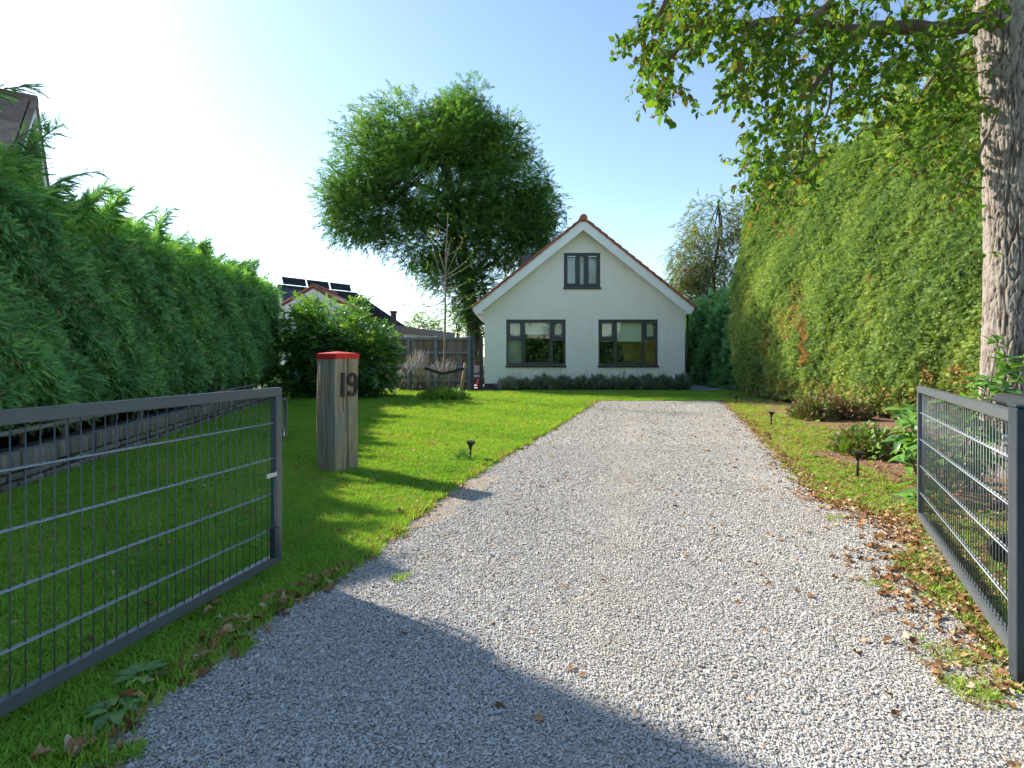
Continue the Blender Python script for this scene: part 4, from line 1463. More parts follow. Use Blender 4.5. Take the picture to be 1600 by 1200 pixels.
# far end face, in shade
n = 4500
z = rng.uniform(0.1, 6.0, n)
y = np.full(n, 17.95) + 0.1 * rng.random(n)
x = rh_x(y, z) + rng.uniform(0, 1.4, n)
P = np.column_stack([x, y, z])
pf.append((P, rand_dirs(n) * 0.7 + np.array([-0.2, 0.8, 0.3]), rand_dirs(n) + np.array([0, 0, 1.0]), rng.uniform(0.12, 0.2, n), np.clip(rng.normal(0.5, 0.15, n), 0.2, 1)))
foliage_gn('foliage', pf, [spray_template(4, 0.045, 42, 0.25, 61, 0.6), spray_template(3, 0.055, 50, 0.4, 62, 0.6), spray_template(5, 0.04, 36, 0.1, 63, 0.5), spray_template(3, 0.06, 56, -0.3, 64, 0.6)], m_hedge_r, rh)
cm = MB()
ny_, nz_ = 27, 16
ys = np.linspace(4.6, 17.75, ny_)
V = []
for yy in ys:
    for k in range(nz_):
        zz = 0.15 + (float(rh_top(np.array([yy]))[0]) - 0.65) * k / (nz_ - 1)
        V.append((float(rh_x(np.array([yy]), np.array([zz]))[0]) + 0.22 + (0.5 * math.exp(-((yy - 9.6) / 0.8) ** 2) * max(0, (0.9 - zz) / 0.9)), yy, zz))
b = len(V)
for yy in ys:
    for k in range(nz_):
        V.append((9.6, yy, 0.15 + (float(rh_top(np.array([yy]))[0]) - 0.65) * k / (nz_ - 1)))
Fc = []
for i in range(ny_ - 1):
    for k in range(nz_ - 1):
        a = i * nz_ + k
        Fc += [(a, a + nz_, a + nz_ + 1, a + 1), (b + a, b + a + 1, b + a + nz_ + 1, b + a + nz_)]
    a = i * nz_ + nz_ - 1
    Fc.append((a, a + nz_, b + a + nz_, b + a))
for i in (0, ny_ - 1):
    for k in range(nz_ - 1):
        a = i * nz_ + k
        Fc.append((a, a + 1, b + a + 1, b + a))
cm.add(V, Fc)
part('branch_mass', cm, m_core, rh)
for i in range(12):
    yy = 8.3 + i * 0.8
    xx = float(rh_x(np.array([yy]), np.array([0.2]))[0]) + 0.12
    part('trunk', MB().tube([(xx, yy, 0), (xx + 0.05, yy, 0.8)], [0.06, 0.05], 8), m_twig, rh)

# lower shaded hedge further back on the right
bh = thing('dark_back_hedge', 'shaded blue green hedge beyond the end of the clipped hedge', 'hedge', (9.0, 22.5, 0))
n = 5000
y = rng.uniform(18.6, 27, n)
z = rng.uniform(0.1, 4.2, n) * rng.uniform(0.7, 1.0, n)
x = 8.55 + 0.02 * (y - 19) + 0.25 * wav(y * 1.4, z, 2.0) + 0.2 * rng.random(n)
P = np.column_stack([x, y, z])
foliage_part('foliage', multi_scatter(TUFT, P, rand_dirs(n) * 0.7 + np.array([-0.7, 0, 0.3]), rand_dirs(n) + np.array([0, 0, 1.0]), rng.uniform(0.2, 0.36, n), np.clip(rng.normal(0.35, 0.15, n), 0.05, 1)), m_hedge_l, bh)
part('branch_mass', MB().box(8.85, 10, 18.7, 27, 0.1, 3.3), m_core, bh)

oh = thing('street_hedge', 'dark hedge across the road, mirrored in the ground floor windows', 'hedge', (2, -14, 0))
n = 9000
x = rng.uniform(-16, 20, n)
z = rng.uniform(0.1, 4.0, n) * (0.8 + 0.2 * wav(x * 0.7, 0, 1.0))
P = np.column_stack([x, -13.2 + 0.3 * wav(x * 1.1, z, 2.0) + 0.2 * rng.random(n), z])
foliage_gn('foliage', [(P, rand_dirs(n) * 0.7 + np.array([0, 0.7, 0.3]), rand_dirs(n) + np.array([0, 0, 1.0]), rng.uniform(0.3, 0.5, n), np.clip(rng.normal(0.35, 0.15, n), 0.05, 1))], TUFT, m_hedge_l, oh)
part('branch_mass', MB().box(-16, 20, -15, -13.4, 0.0, 3.2), m_core, oh)

# ------------------------------------------------------------------ trees


def tube_np(mb, a, b, r0, r1, bend=0.15, n=7, seg=5, sag=0.0):
    a, b = Vector(a), Vector(b)
    d = b - a
    off = Vector((random.uniform(-1, 1), random.uniform(-1, 1), random.uniform(0, 1))) * d.length * bend
    pts = []
    for i in range(seg + 1):
        t = i / seg
        p = a + d * t + off * (math.sin(math.pi * t)) - Vector((0, 0, sag * t * t))
        pts.append(p)
    mb.tube(pts, [r0 + (r1 - r0) * i / seg for i in range(seg + 1)], n)
    return pts


ELM = [twig_leaves(15, 0.17, 0.55, 1, 0.28), twig_leaves(13, 0.19, 0.5, 2, 0.15), twig_leaves(17, 0.15, 0.55, 3, 0.4)]


def broad_tree(root, lobes, trunk_pts, trunk_r, mat_leaf, mat_bark, n_clump, per, size, temps, spread, shell=0.45, droop=0.0, tint_mu=0.45, limb_r=0.09, wind=(0, 0, 0), nlimb=90):
    """lobes: (center, radii); clumps on limbs, sprays around every clump"""
    tb = MB()
    tb.tube(trunk_pts, trunk_r, 12)
    part('trunk', tb, mat_bark, root, smooth=True)
    vol = np.array([np.prod(r) ** (2 / 3) for c, r in lobes])
    which = rng.choice(len(lobes), n_clump, p=vol / vol.sum())
    C = np.array([lobes[k][0] for k in which], float)
    Rr = np.array([lobes[k][1] for k in which], float)
    dirs = rand_dirs(n_clump)
    rad = (shell + (1 - shell) * rng.random(n_clump) ** 0.6) * 0.92
    cl = C + dirs * Rr * rad[:, None]
    limbs = MB()
    tp = [Vector(p) for p in trunk_pts]
    for c, (lc_, lr_) in zip(cl[:: max(1, n_clump // nlimb)], [lobes[k] for k in which[:: max(1, n_clump // nlimb)]]):
        k = random.randrange(max(1, len(tp) // 2), len(tp))
        mid = Vector(lc_) * 0.6 + tp[k] * 0.4
        p1 = tube_np(limbs, tp[k], mid, limb_r, limb_r * 0.5, 0.08, 6, 4)
        tube_np(limbs, p1[-1], c, limb_r * 0.5, limb_r * 0.1, 0.1, 5, 4)
    part('limbs', limbs, mat_bark, root, smooth=True)
    n = n_clump * per
    ci = np.repeat(np.arange(n_clump), per)
    g = rand_dirs(n) * (rng.random(n) ** 0.5)[:, None] * spread
    P = cl[ci] + g
    outw = norm((cl - C) / Rr)[ci]
    fwd = outw * 0.4 + rand_dirs(n) * 0.8 * np.array([1, 1, 0.6]) + g / spread * 0.4 + np.array([0, 0, 0.12 - droop]) + np.array(wind)
    up = np.array([0, 0, 1.0]) + rand_dirs(n) * 0.5
    ct = rng.normal(0, 0.14, n_clump)
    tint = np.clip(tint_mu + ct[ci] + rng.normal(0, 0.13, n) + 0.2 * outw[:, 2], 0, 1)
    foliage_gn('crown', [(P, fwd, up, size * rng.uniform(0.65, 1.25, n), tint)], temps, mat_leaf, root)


# big elm behind the house
EY = 27.5
k_ = F / EY


def lobe(u, v, ru, rv, ry, dy=0.0):
    p = at(u, v, EY)
    return ((p[0], EY + dy, p[2]), (ru / k_, ry, rv / k_))


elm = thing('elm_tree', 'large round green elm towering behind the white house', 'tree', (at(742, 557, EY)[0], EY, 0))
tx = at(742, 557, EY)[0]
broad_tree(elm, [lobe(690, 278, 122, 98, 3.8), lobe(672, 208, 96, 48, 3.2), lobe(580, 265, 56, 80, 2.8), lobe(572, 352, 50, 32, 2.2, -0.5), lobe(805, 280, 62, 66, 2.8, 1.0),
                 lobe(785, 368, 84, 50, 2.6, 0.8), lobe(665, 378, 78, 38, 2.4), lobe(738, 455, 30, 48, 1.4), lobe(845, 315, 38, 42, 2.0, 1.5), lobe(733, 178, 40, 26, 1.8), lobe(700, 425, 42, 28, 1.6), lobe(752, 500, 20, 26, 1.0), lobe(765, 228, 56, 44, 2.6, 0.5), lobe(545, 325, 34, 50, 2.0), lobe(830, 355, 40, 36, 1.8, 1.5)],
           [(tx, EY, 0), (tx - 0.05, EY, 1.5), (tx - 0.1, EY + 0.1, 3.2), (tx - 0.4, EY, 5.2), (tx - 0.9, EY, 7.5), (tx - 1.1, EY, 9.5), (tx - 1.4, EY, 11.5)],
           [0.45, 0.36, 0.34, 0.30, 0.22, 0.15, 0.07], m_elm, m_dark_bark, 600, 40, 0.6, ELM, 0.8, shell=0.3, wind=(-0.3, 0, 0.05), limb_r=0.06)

# birch right of the house
BT = [twig_leaves(14, 0.17, 0.6, 11, 0.5), twig_leaves(12, 0.18, 0.6, 12, 0.8)]
EY = 30.0
k_ = F / EY
bx_ = at(1112, 557, EY)[0]
birch = thing('birch_tree', 'thin drooping birch turning olive, right of the white house', 'tree', (bx_, EY, 0))
broad_tree(birch, [lobe(1118, 345, 42, 30, 1.6), lobe(1082, 405, 36, 48, 1.8), lobe(1135, 420, 45, 60, 1.8), lobe(1075, 470, 32, 45, 1.5), lobe(1120, 490, 45, 45, 1.5), lobe(1165, 350, 30, 35, 1.4)],
           [(bx_, EY, 0), (bx_ + 0.1, EY, 3), (bx_ + 0.1, EY, 6), (bx_ + 0.5, EY, 8.5), (bx_ + 0.4, EY, 10)], [0.16, 0.13, 0.10, 0.06, 0.02], m_birch, m_dark_bark, 210, 15, 0.6, BT, 0.7,
           shell=0.3, droop=0.4, tint_mu=0.42, limb_r=0.022, nlimb=26)
# trees far behind the annexe and by the garden wall
EY = 45.0
k_ = F / EY
for i, (u, v, ru, rv, lab) in enumerate(((660, 515, 26, 20, 'bushy green tree top behind the flat roofed annexe'), (715, 505, 40, 32, 'leafy tree behind the right end of the wooden fence'))):
    c = at(u, 557, EY)
    t_ = thing('background_tree', lab, 'tree', (c[0], EY, 0), 'trees beyond the fence')
    broad_tree(t_, [lobe(u, v, ru, rv, 1.5)], [(c[0], EY, 0), (c[0], EY, 2.5)], [0.14, 0.06], m_elm, m_dark_bark, 40, 12, 0.7, ELM, 0.8, tint_mu=0.6, limb_r=0.04)
EY = 28.0
k_ = F / EY
for i, (u, v, ru, rv, lab) in enumerate(((1090, 535, 26, 22, 'dark ivy bush hanging over the brick garden wall'), (1100, 577, 14, 20, 'small dark shrub in front of the brick garden wall'),
                                         (1122, 575, 12, 24, 'narrow blue green shrub beside the brick garden wall'))):
    c = at(u, 557, EY)
    t_ = thing('shade_shrub', lab, 'shrub', (c[0], EY, 0), 'shrubs by the garden wall')
    broad_tree(t_, [lobe(u, v, ru, rv, 0.6)], [(c[0], EY, 0), (c[0], EY, 1.0)], [0.06, 0.04], m_laurel, m_dark_bark, 30, 14, 0.4, ELM, 0.4, tint_mu=0.3, limb_r=0.02)

# laurel bush at the end of the left hedge
LAUR = [twig_leaves(13, 0.3, 0.48, 21, 0.1), twig_leaves(11, 0.34, 0.45, 22, 0.25)]
EY = 17.2
k_ = F / EY
lb = thing('laurel_bush', 'big rounded dark laurel bush between hedge and wooden fence', 'bush', (at(525, 557, EY)[0], EY, 0))
lx = at(525, 557, EY)[0]
broad_tree(lb, [lobe(520, 535, 82, 72, 1.6), lobe(575, 560, 46, 60, 1.2), lobe(470, 545, 40, 72, 1.3, 0.3), lobe(540, 590, 75, 34, 1.2, -0.2), lobe(470, 600, 40, 25, 1.0)],
           [(lx, EY, 0), (lx, EY, 0.8), (lx + 0.05, EY, 1.6)], [0.12, 0.09, 0.05], m_laurel, m_dark_bark, 330, 14, 0.34, LAUR, 0.36, shell=0.35, tint_mu=0.42, limb_r=0.03)
part('branch_mass', MB().tube([(lx, EY, 0.15), (lx, EY, 0.8), (lx, EY, 1.6), (lx, EY, 2.1)], [1.0, 1.15, 0.9, 0.3], 14), m_core, lb)

# ------------------------------------------------------------------ the large tree on the right
TX, TY = 5.66, 6.05
oak = thing('roadside_tree', 'large tree with deeply fissured grey bark and overhanging leafy boughs, right', 'tree', (TX, TY, 0))
nu, nz2 = 200, 460
zz = np.linspace(0, 7.0, nz2)
th = np.linspace(0, 2 * np.pi, nu, endpoint=False)
V = np.zeros((nz2, nu, 3))
ridge = np.zeros((nz2, nu))
for i, z_ in enumerate(zz):
    r0 = 0.285 + 0.20 * math.exp(-z_ / 0.35) - 0.006 * z_ + (0.05 * math.exp(-((z_ - 5.2) / 0.5) ** 2))
    cxo = 0.06 * math.sin(z_ * 0.55 + 0.6)
    for j, t_ in enumerate(th):
        ex, ey = math.cos(t_), math.sin(t_)
        q = Vector((ex * 3.4, ey * 3.4, z_ * 1.35))
        w1 = noise.noise(q * 0.7) * 0.9
        w2 = noise.noise(q * 0.7 + Vector((7, 3, 1))) * 0.9
        n1 = noise.noise(Vector((ex * 5.0 + w1, ey * 5.0 + w2, z_ * 1.7 + w1)))
        n2 = noise.noise(Vector((ex * 9.0 + w2 * 2 + 5, ey * 9.0 + w1 * 2, z_ * 3.4)))
        n3 = noise.noise(Vector((ex * 5.0 + 9, ey * 5.0 + w2 * 2, z_ * 9.0 + w1 * 3)))
        rr = 1 - max(math.exp(-(n1 / 0.07) ** 2), 0.85 * math.exp(-(n2 / 0.08) ** 2), 0.55 * math.exp(-(n3 / 0.06) ** 2))
        ridge[i, j] = rr
        r = r0 * (1 + 0.06 * noise.noise(Vector((ex * 1.2, ey * 1.2, z_ * 0.5)))) - 0.017 * (1 - rr) + 0.010 * noise.noise(q * 5)
        V[i, j] = (cxo + ex * r, ey * r, z_)
idx = np.arange(nz2 * nu).reshape(nz2, nu)
Fq = np.stack([idx[:-1], np.roll(idx[:-1], -1, 1), np.roll(idx[1:], -1, 1), idx[1:]], -1).reshape(-1, 4)
tme = np_mesh('trunk', V.reshape(-1, 3), Fq, smooth=True)
a = tme.attributes.new('ridge', 'FLOAT', 'POINT')
a.data.foreach_set('value', ridge.ravel().astype(np.float32))
obj('trunk', tme, m_bark, oak)


def pt(u, v, Y):
    return Vector(at(u, v, Y))


bough = [
    ([pt(1560, 20, 6.0), pt(1480, 45, 5.9), pt(1400, 42, 5.8), pt(1330, 48, 5.7), pt(1240, 30, 5.6), pt(1150, 45, 5.5), pt(1080, 60, 5.4), pt(1030, 110, 5.3)], 0.10, 0.012),
    ([pt(1345, 46, 5.7), pt(1310, 78, 5.65), pt(1290, 110, 5.6), pt(1268, 140, 5.55), pt(1262, 175, 5.5), pt(1256, 230, 5.5), pt(1246, 260, 5.5), pt(1215, 280, 5.45)], 0.05, 0.008),
    ([pt(1300, 95, 5.6), pt(1298, 150, 5.6), pt(1288, 190, 5.6), pt(1272, 225, 5.65), pt(1300, 215, 5.6)], 0.016, 0.005),
    ([pt(1550, -60, 6.0), pt(1440, -80, 5.4), pt(1340, -40, 5.0), pt(1280, 20, 4.8), pt(1240, 60, 4.7)], 0.08, 0.01),
    ([pt(1565, 60, 6.0), pt(1500, 90, 6.3), pt(1450, 130, 6.6), pt(1420, 190, 6.7)], 0.05, 0.01),
    ([pt(1560, -120, 6.0), pt(1400, -200, 5.2), pt(1200, -160, 4.8), pt(1080, -60, 4.7), pt(1020, 40, 4.7)], 0.10, 0.012),
    ([pt(1565, 160, 6.0), pt(1535, 230, 5.8), pt(1505, 290, 5.7), pt(1490, 330, 5.7)], 0.02, 0.006),
]


def smooth_path(pts, k=5):
    out = []
    for i in range(len(pts) - 1):
        p0, p1, p2, p3 = pts[max(0, i - 1)], pts[i], pts[i + 1], pts[min(len(pts) - 1, i + 2)]
        for j in range(k):
            t = j / k
            out.append(0.5 * ((2 * p1) + (p2 - p0) * t + (2 * p0 - 5 * p1 + 4 * p2 - p3) * t * t + (3 * p1 - p0 - 3 * p2 + p3) * t ** 3))
    out.append(pts[-1])
    return out


for pts, r0, r1 in bough:
    sp = smooth_path(pts)
    part('bough', MB().tube([p + Vector((0, 0, 0.012 * math.sin(i * 1.7))) for i, p in enumerate(sp)], [r0 + (r1 - r0) * i / (len(sp) - 1) for i in range(len(sp))], 10), m_twig, oak, smooth=True)
# leaf zones read from the photograph: (u, v, ru, rv, count, Y)
zones = [(1060, 45, 60, 45, 240, 5.0), (1020, 70, 42, 45, 190, 5.1), (1035, 130, 32, 40, 210, 5.2), (1090, 25, 60, 35, 180, 4.9), (1150, 30, 60, 40, 240, 5.1), (1190, 90, 55, 50, 330, 5.3), (1175, 140, 40, 32, 170, 5.3),
         (1230, 60, 60, 55, 300, 5.4), (1250, 150, 50, 55, 300, 5.5), (1215, 225, 50, 45, 300, 5.4), (1190, 265, 34, 36, 200, 5.4), (1215, 305, 40, 22, 130, 5.45), (1260, 235, 35, 50, 150, 5.5),
         (1310, 40, 60, 45, 300, 5.6), (1330, 120, 55, 55, 330, 5.8), (1345, 180, 40, 36, 130, 5.9), (1400, 60, 60, 60, 360, 5.8), (1420, 140, 55, 60, 380, 6.0), (1480, 60, 50, 60, 330, 5.8),
         (1500, 150, 40, 60, 260, 6.0), (1450, 220, 50, 40, 210, 6.1), (1510, 250, 26, 60, 140, 5.7), (1490, 300, 24, 30, 60, 5.7), (1560, 15, 35, 25, 70, 5.4), (1370, -40, 200, 50, 700, 5.4), (1120, -50, 120, 50, 400, 5.0),
         (1520, 405, 16, 22, 14, 5.7)]
LP, LS, LT, LF = [], [], [], []
twigs = MB()
for u, v, ru, rv, cnt, Yc in zones:
    for c in range(max(1, int(cnt * 1.55) // 9)):
        a_ = rng.uniform(0, 2 * np.pi)
        q = math.sqrt(rng.random())
        base = pt(u + ru * q * math.cos(a_), v + rv * q * math.sin(a_), Yc + rng.normal(0, 0.45))
        dv = Vector((rng.normal(-0.25, 0.5), rng.normal(0, 0.5), rng.normal(-0.45, 0.45))).normalized()
        Lt = rng.uniform(0.14, 0.34)
        tip = base + dv * Lt
        twigs.tube([base - dv * 0.12, (base + tip) / 2 + Vector((0, 0, 0.012)), tip], [0.0026, 0.002, 0.001], 4, cap=False)
        for k in range(9):
            t_ = (k + 0.5) / 9
            LP.append(base + dv * Lt * t_)
            f_ = dv * 0.5 + Vector(rng.normal(0, 0.7, 3)) + Vector((0, 0, -0.45))
            LF.append(f_.normalized())
            LS.append(rng.uniform(0.045, 0.092) * (0.85 if v > 250 else 1))
            brown = 0.4 if (u < 1050 and v > 95) or v > 285 else 0.16
            LT.append(rng.uniform(0, 0.14) if rng.random() < brown else float(np.clip(rng.normal(0.55, 0.22), 0.15, 1)))
LP = np.array([tuple(p) for p in LP])
LF = np.array([tuple(p) for p in LF])
LS, LT = np.array(LS), np.array(LT)
part('twigs', twigs, m_twig, oak, kind='stuff')
LEAF = leaf_template(0.66, 0.25, 0.22, 4)
app = LS / LP[:, 1]
uu = 800 + F * LP[:, 0] / LP[:, 1]
vv = 557 - F * (LP[:, 2] - EYE) / LP[:, 1]
app[(uu < 0) | (uu > 1600) | (vv < 0)] = 0
big = np.zeros(len(LP), bool)
big[np.argsort(-app)[:290]] = True
foliage_part('foliage', scatter(*LEAF, LP[~big], frames(LF[~big], rand_dirs((~big).sum()) + np.array([0, 0, 0.8])), LS[~big], LT[~big]), m_alder, oak)
lme = np_mesh('leaf', LEAF[0], LEAF[1])
fr = frames(LF[big], rand_dirs(big.sum()) + np.array([0, 0, 0.8]))
for p, Rm, s_ in zip(LP[big], fr, LS[big]):
    o = obj('leaf', lme, m_alder_o, oak, tuple(p - np.array([TX, TY, 0])))
    o.rotation_euler = Matrix(Rm.tolist()).to_euler()
    o.scale = (s_, s_, s_)
# dense upper crown above the frame (shades the hedge behind)
n = 900
P = np.column_stack([rng.uniform(4.4, 9.0, n), rng.uniform(4.0, 9.0, n), rng.uniform(6.2, 10.5, n)])
Vc_, Fc_, Tc_ = multi_scatter(ELM, P, rand_dirs(n) + np.array([0, 0, -0.3]), rand_dirs(n) + np.array([0, 0, 1.0]), rng.uniform(0.35, 0.6, n), np.clip(rng.normal(0.5, 0.2, n), 0.15, 1))
foliage_part('upper_crown', (Vc_, Fc_, Tc_), m_alder, oak)

# ------------------------------------------------------------------ staked sapling
yb = 16.3
sb = Vector((at(692, 557, yb)[0], yb, 0))
sap = thing('staked_sapling', 'thin almost bare sapling tied between two stakes on the lawn', 'tree', tuple(sb))
tz = at(0, 332, yb)[2]
part('trunk', MB().tube([sb + Vector((0.0, 0, 0)), sb + Vector((0.05, 0, 1.2)), sb + Vector((0.07, 0, 2.6)), sb + Vector((0.08, 0, 3.6)), sb + Vector((0.1, 0, 4.6)), sb + Vector((0.16, 0, tz))],
                        [0.042, 0.036, 0.03, 0.022, 0.014, 0.006], 8), m_pale_twig, sap, smooth=True)
SB = [((697, 470), (668, 478), (648, 452), (640, 440)), ((697, 470), (666, 480), (640, 476), (628, 476)), ((694, 440), (682, 410), (676, 380), (672, 358)), ((696, 432), (710, 400), (722, 378), (727, 362)),
      ((696, 432), (716, 418), (734, 402), (739, 396)), ((697, 436), (722, 422), (738, 412), (744, 406)), ((695, 445), (680, 432), (670, 412), (668, 420)), ((696, 425), (700, 395), (703, 380), (706, 372)),
      ((696, 425), (688, 400), (684, 380), (682, 365)), ((697, 450), (715, 448), (730, 440), (738, 436)), ((697, 462), (720, 466), (738, 462), (752, 456)), ((697, 478), (716, 484), (736, 480), (748, 472)),
      ((697, 400), (712, 392), (722, 378), (719, 368)), ((697, 455), (676, 452), (662, 444), (650, 448)), ((697, 488), (682, 492), (672, 486), (660, 490))]
SLP, SLF = [], []
for b_ in SB:
    dz = rng.uniform(-0.5, 0.5)
    pts = [Vector(at(u, v, yb + dz * i / 3)) for i, (u, v) in enumerate(b_)]
    sp = smooth_path(pts, 4)
    part('branch', MB().tube(sp, [0.014 - 0.011 * i / (len(sp) - 1) for i in range(len(sp))], 5), m_pale_twig, sap, smooth=True)
    for p in sp[3:]:
        for k in range(2 if b_[0][1] > 445 else 1):
            SLP.append(tuple(p + Vector(rng.normal(0, 0.035, 3))))
for u, v, cnt in ((676, 362, 22), (696, 334, 14), (671, 372, 8), (742, 438, 6), (680, 362, 10)):
    for k in range(cnt):
        SLP.append(at(u + rng.normal(0, 4), v + rng.normal(0, 5), yb + rng.normal(0, 0.1)))
SLP = np.array(SLP)
foliage_part('foliage', scatter(*leaf_template(0.5, 0.2, 0.2, 3), SLP, frames(rand_dirs(len(SLP)), rand_dirs(len(SLP))), rng.uniform(0.05, 0.09, len(SLP)), rng.uniform(0, 1, len(SLP))), m_alder, sap)
lst, rst = [], []
for nm, top, bot, lab in (('left', (663, 566), (672, 622), 'left wooden stake beside the thin sapling'), ('right', (727, 567), (719, 623), 'right wooden stake beside the thin sapling')):
    a_, b_ = Vector(at(*bot, yb)), Vector(at(*top, yb))
    a_.z = 0
    solo('tree_stake', MB().tube([a_, (a_ + b_) / 2, b_], [0.055, 0.05, 0.045], 9), m_stake, tuple(a_), lab, 'stake', 'stakes of the sapling', smooth=True)
tie = MB()
tc = Vector(at(692, 584, yb))
for top in ((664, 575), (726, 576)):
    e = Vector(at(*top, yb))
    mid = (tc + e) / 2 + Vector((0, 0, -0.006))
    for a_, b_ in ((e, mid), (mid, tc)):
        tie.bar(a_ + Vector((0, -0.05, 0)), b_ + Vector((0, -0.05, 0)), 0.012, 0.085)
solo('rubber_tie', tie, m_black, tuple(tc), 'black rubber strap tying the sapling to its stakes', 'strap')

# low plants -------------------------------------------------------


def mound(root, c, rx, ry, h, n, temps, size, mat, tint, up_bias=0.7, name='foliage', shell=0.55):
    d = rand_dirs(n)
    d[:, 2] = np.abs(d[:, 2])
    rr = shell + (1 - shell) * rng.random(n)
    P = np.array(c) + d * np.array([rx, ry, h]) * rr[:, None] * 0.85
    fwd = d * 0.8 + rand_dirs(n) * 0.5 + np.array([0, 0, up_bias])
    T = np.clip(tint(n, d), 0, 1)
    foliage_part(name, multi_scatter(temps, P, fwd, rand_dirs(n) + np.array([0, 0, 0.6]), rng.uniform(0.6, 1.25, n) * size, T), mat, root)


gc = thing('sapling_groundcover', 'ring of low weeds around the foot of the sapling', 'plant', tuple(sb))
mound(gc, (sb.x, sb.y, 0.0), 0.9, 0.8, 0.24, 380, LAUR, 0.2, m_laurel, lambda n, d: rng.normal(0.75, 0.15, n))

# Russian sage by the fence
SAGE = [twig_leaves(22, 0.055, 0.55, 31, 0.1), twig_leaves(18, 0.07, 0.5, 32, 0.3)]
for i, (u, v0, v1, hw, n, lab) in enumerate(((655, 605, 540, 22, 260, 'tall flowering lilac sage in front of the wooden fence'), (620, 606, 568, 14, 120, 'shorter lilac sage beside the laurel bush'),
                                              (690, 605, 560, 24, 140, 'loose lilac sage behind the sapling'))):
    Yp = 20.2
    c = Vector(at(u, 557, Yp))
    c.z = 0
    sg = thing('sage_plant', lab, 'plant', tuple(c), 'lilac sages by the fence')
    hgt = at(0, v1, Yp)[2]
    w_ = hw / F * Yp
    P = np.column_stack([c.x + rng.normal(0, 0.35, n) * w_, c.y + rng.normal(0, 0.2, n), np.zeros(n)])
    hh = rng.random(n) ** 0.7
    top = hgt * (1 - 0.5 * np.abs(P[:, 0] - c.x) / w_)
    P[:, 2] = hh * top * 0.72
    P[:, 0] += (P[:, 0] - c.x) * hh * 0.9
    fwd = np.array([0.08, 0, 1.0]) + rand_dirs(n) * 0.35
    foliage_part('flower_spikes', multi_scatter(SAGE, P, fwd, rand_dirs(n), rng.uniform(0.25, 0.5, n), np.clip(0.25 + 0.65 * hh + rng.normal(0, 0.15, n), 0, 1)), m_sage, sg)

# lavender bed under the windows
LAV = [spray_template(5, 0.035, 26, -0.05, 41), spray_template(6, 0.03, 32, 0.05, 42)]
u0 = 778
i = 0
while u0 < 1052:
    hw = rng.uniform(13, 19)
    u = u0 + hw
    c = Vector(at(u, 557, 20.68))
    c.z = 0.02
    hz = rng.uniform(0.40, 0.56) * (0.8 if u < 850 else 1)
    lab = ['yellowing grassy clump at the left end of the bed under the windows', 'grey green lavender clump under the left edge of the left window', 'low lavender clump under the middle of the left window',
           'low lavender clump under the right edge of the left window', 'lavender clump between the two ground floor windows', 'bushy lavender clump just left of the right window',
           'bushy lavender clump under the left edge of the right window', 'round lavender clump under the middle of the right window', 'round lavender clump under the right edge of the right window',
           'lavender clump nearest the downpipe', 'small lavender clump at the far right of the bed'][min(i, 10)]
    lv = thing('lavender_clump', lab, 'plant', tuple(c), 'lavender along the house front')
    yel = 0.4 if i == 0 else 0.0
    mound(lv, c, hw / F * 20.7 * 1.15, 0.2, hz, 260, LAV, 0.26, m_lavender, lambda n, d: rng.normal(0.42 + yel, 0.17, n), up_bias=0.9)
    n = 10
    P = np.column_stack([c.x + rng.normal(0, 0.2, n), c.y + rng.normal(0, 0.06, n), np.full(n, hz * 0.7)])
    foliage_part('flower_stalks', multi_scatter(SAGE, P, np.array([0.1, 0, 1.0]) + rand_dirs(n) * 0.25, rand_dirs(n), rng.uniform(0.3, 0.5, n), rng.uniform(0.3, 1, n)), m_lavender, lv)
    u0 += hw * 1.75
    i += 1

# junipers on the right strip
for i, (u, v, hw, hz, n, brown, lab) in enumerate(((1298, 655, 62, 0.62, 1300, 0.5, 'half brown sprawling juniper below the clipped hedge'), (1372, 712, 56, 0.46, 1100, 0.25, 'green sprawling juniper left of the right gate'))):
    x, y_ = gp(u, v)
    rx = hw / F * y_
    jn = thing('juniper', lab, 'shrub', (x, y_, 0), 'junipers on the right border')
    for (ox, oy, k, hh_) in ((-0.5, 0.0, 0.62, 0.9), (0.1, 0.25, 0.6, 1.0), (0.5, 0.05, 0.55, 0.8)):
        c = (x + ox * rx, y_ + oy, 0.0)
        bsel = brown + (0.25 if ox > 0 and i == 0 else 0)
        mound(jn, c, rx * k, 0.55, hz * hh_, n, TUFT, 0.085, m_juniper, lambda n_, d: np.where(rng.random(n_) < bsel, rng.uniform(0, 0.32, n_), rng.normal(0.7, 0.13, n_)), up_bias=0.25, shell=0.35)
    st = MB()
    for k in range(22):
        a_ = rng.uniform(0, 2 * np.pi)
        st.tube([(x + rng.normal(0, 0.1), y_, 0.02), (x + 0.5 * rx * math.cos(a_), y_ + 0.25 * math.sin(a_), 0.12), (x + 0.9 * rx * math.cos(a_), y_ + 0.5 * math.sin(a_), hz * rng.uniform(0.3, 0.8))], [0.014, 0.01, 0.004], 5)
    part('stems', st, m_twig, jn)

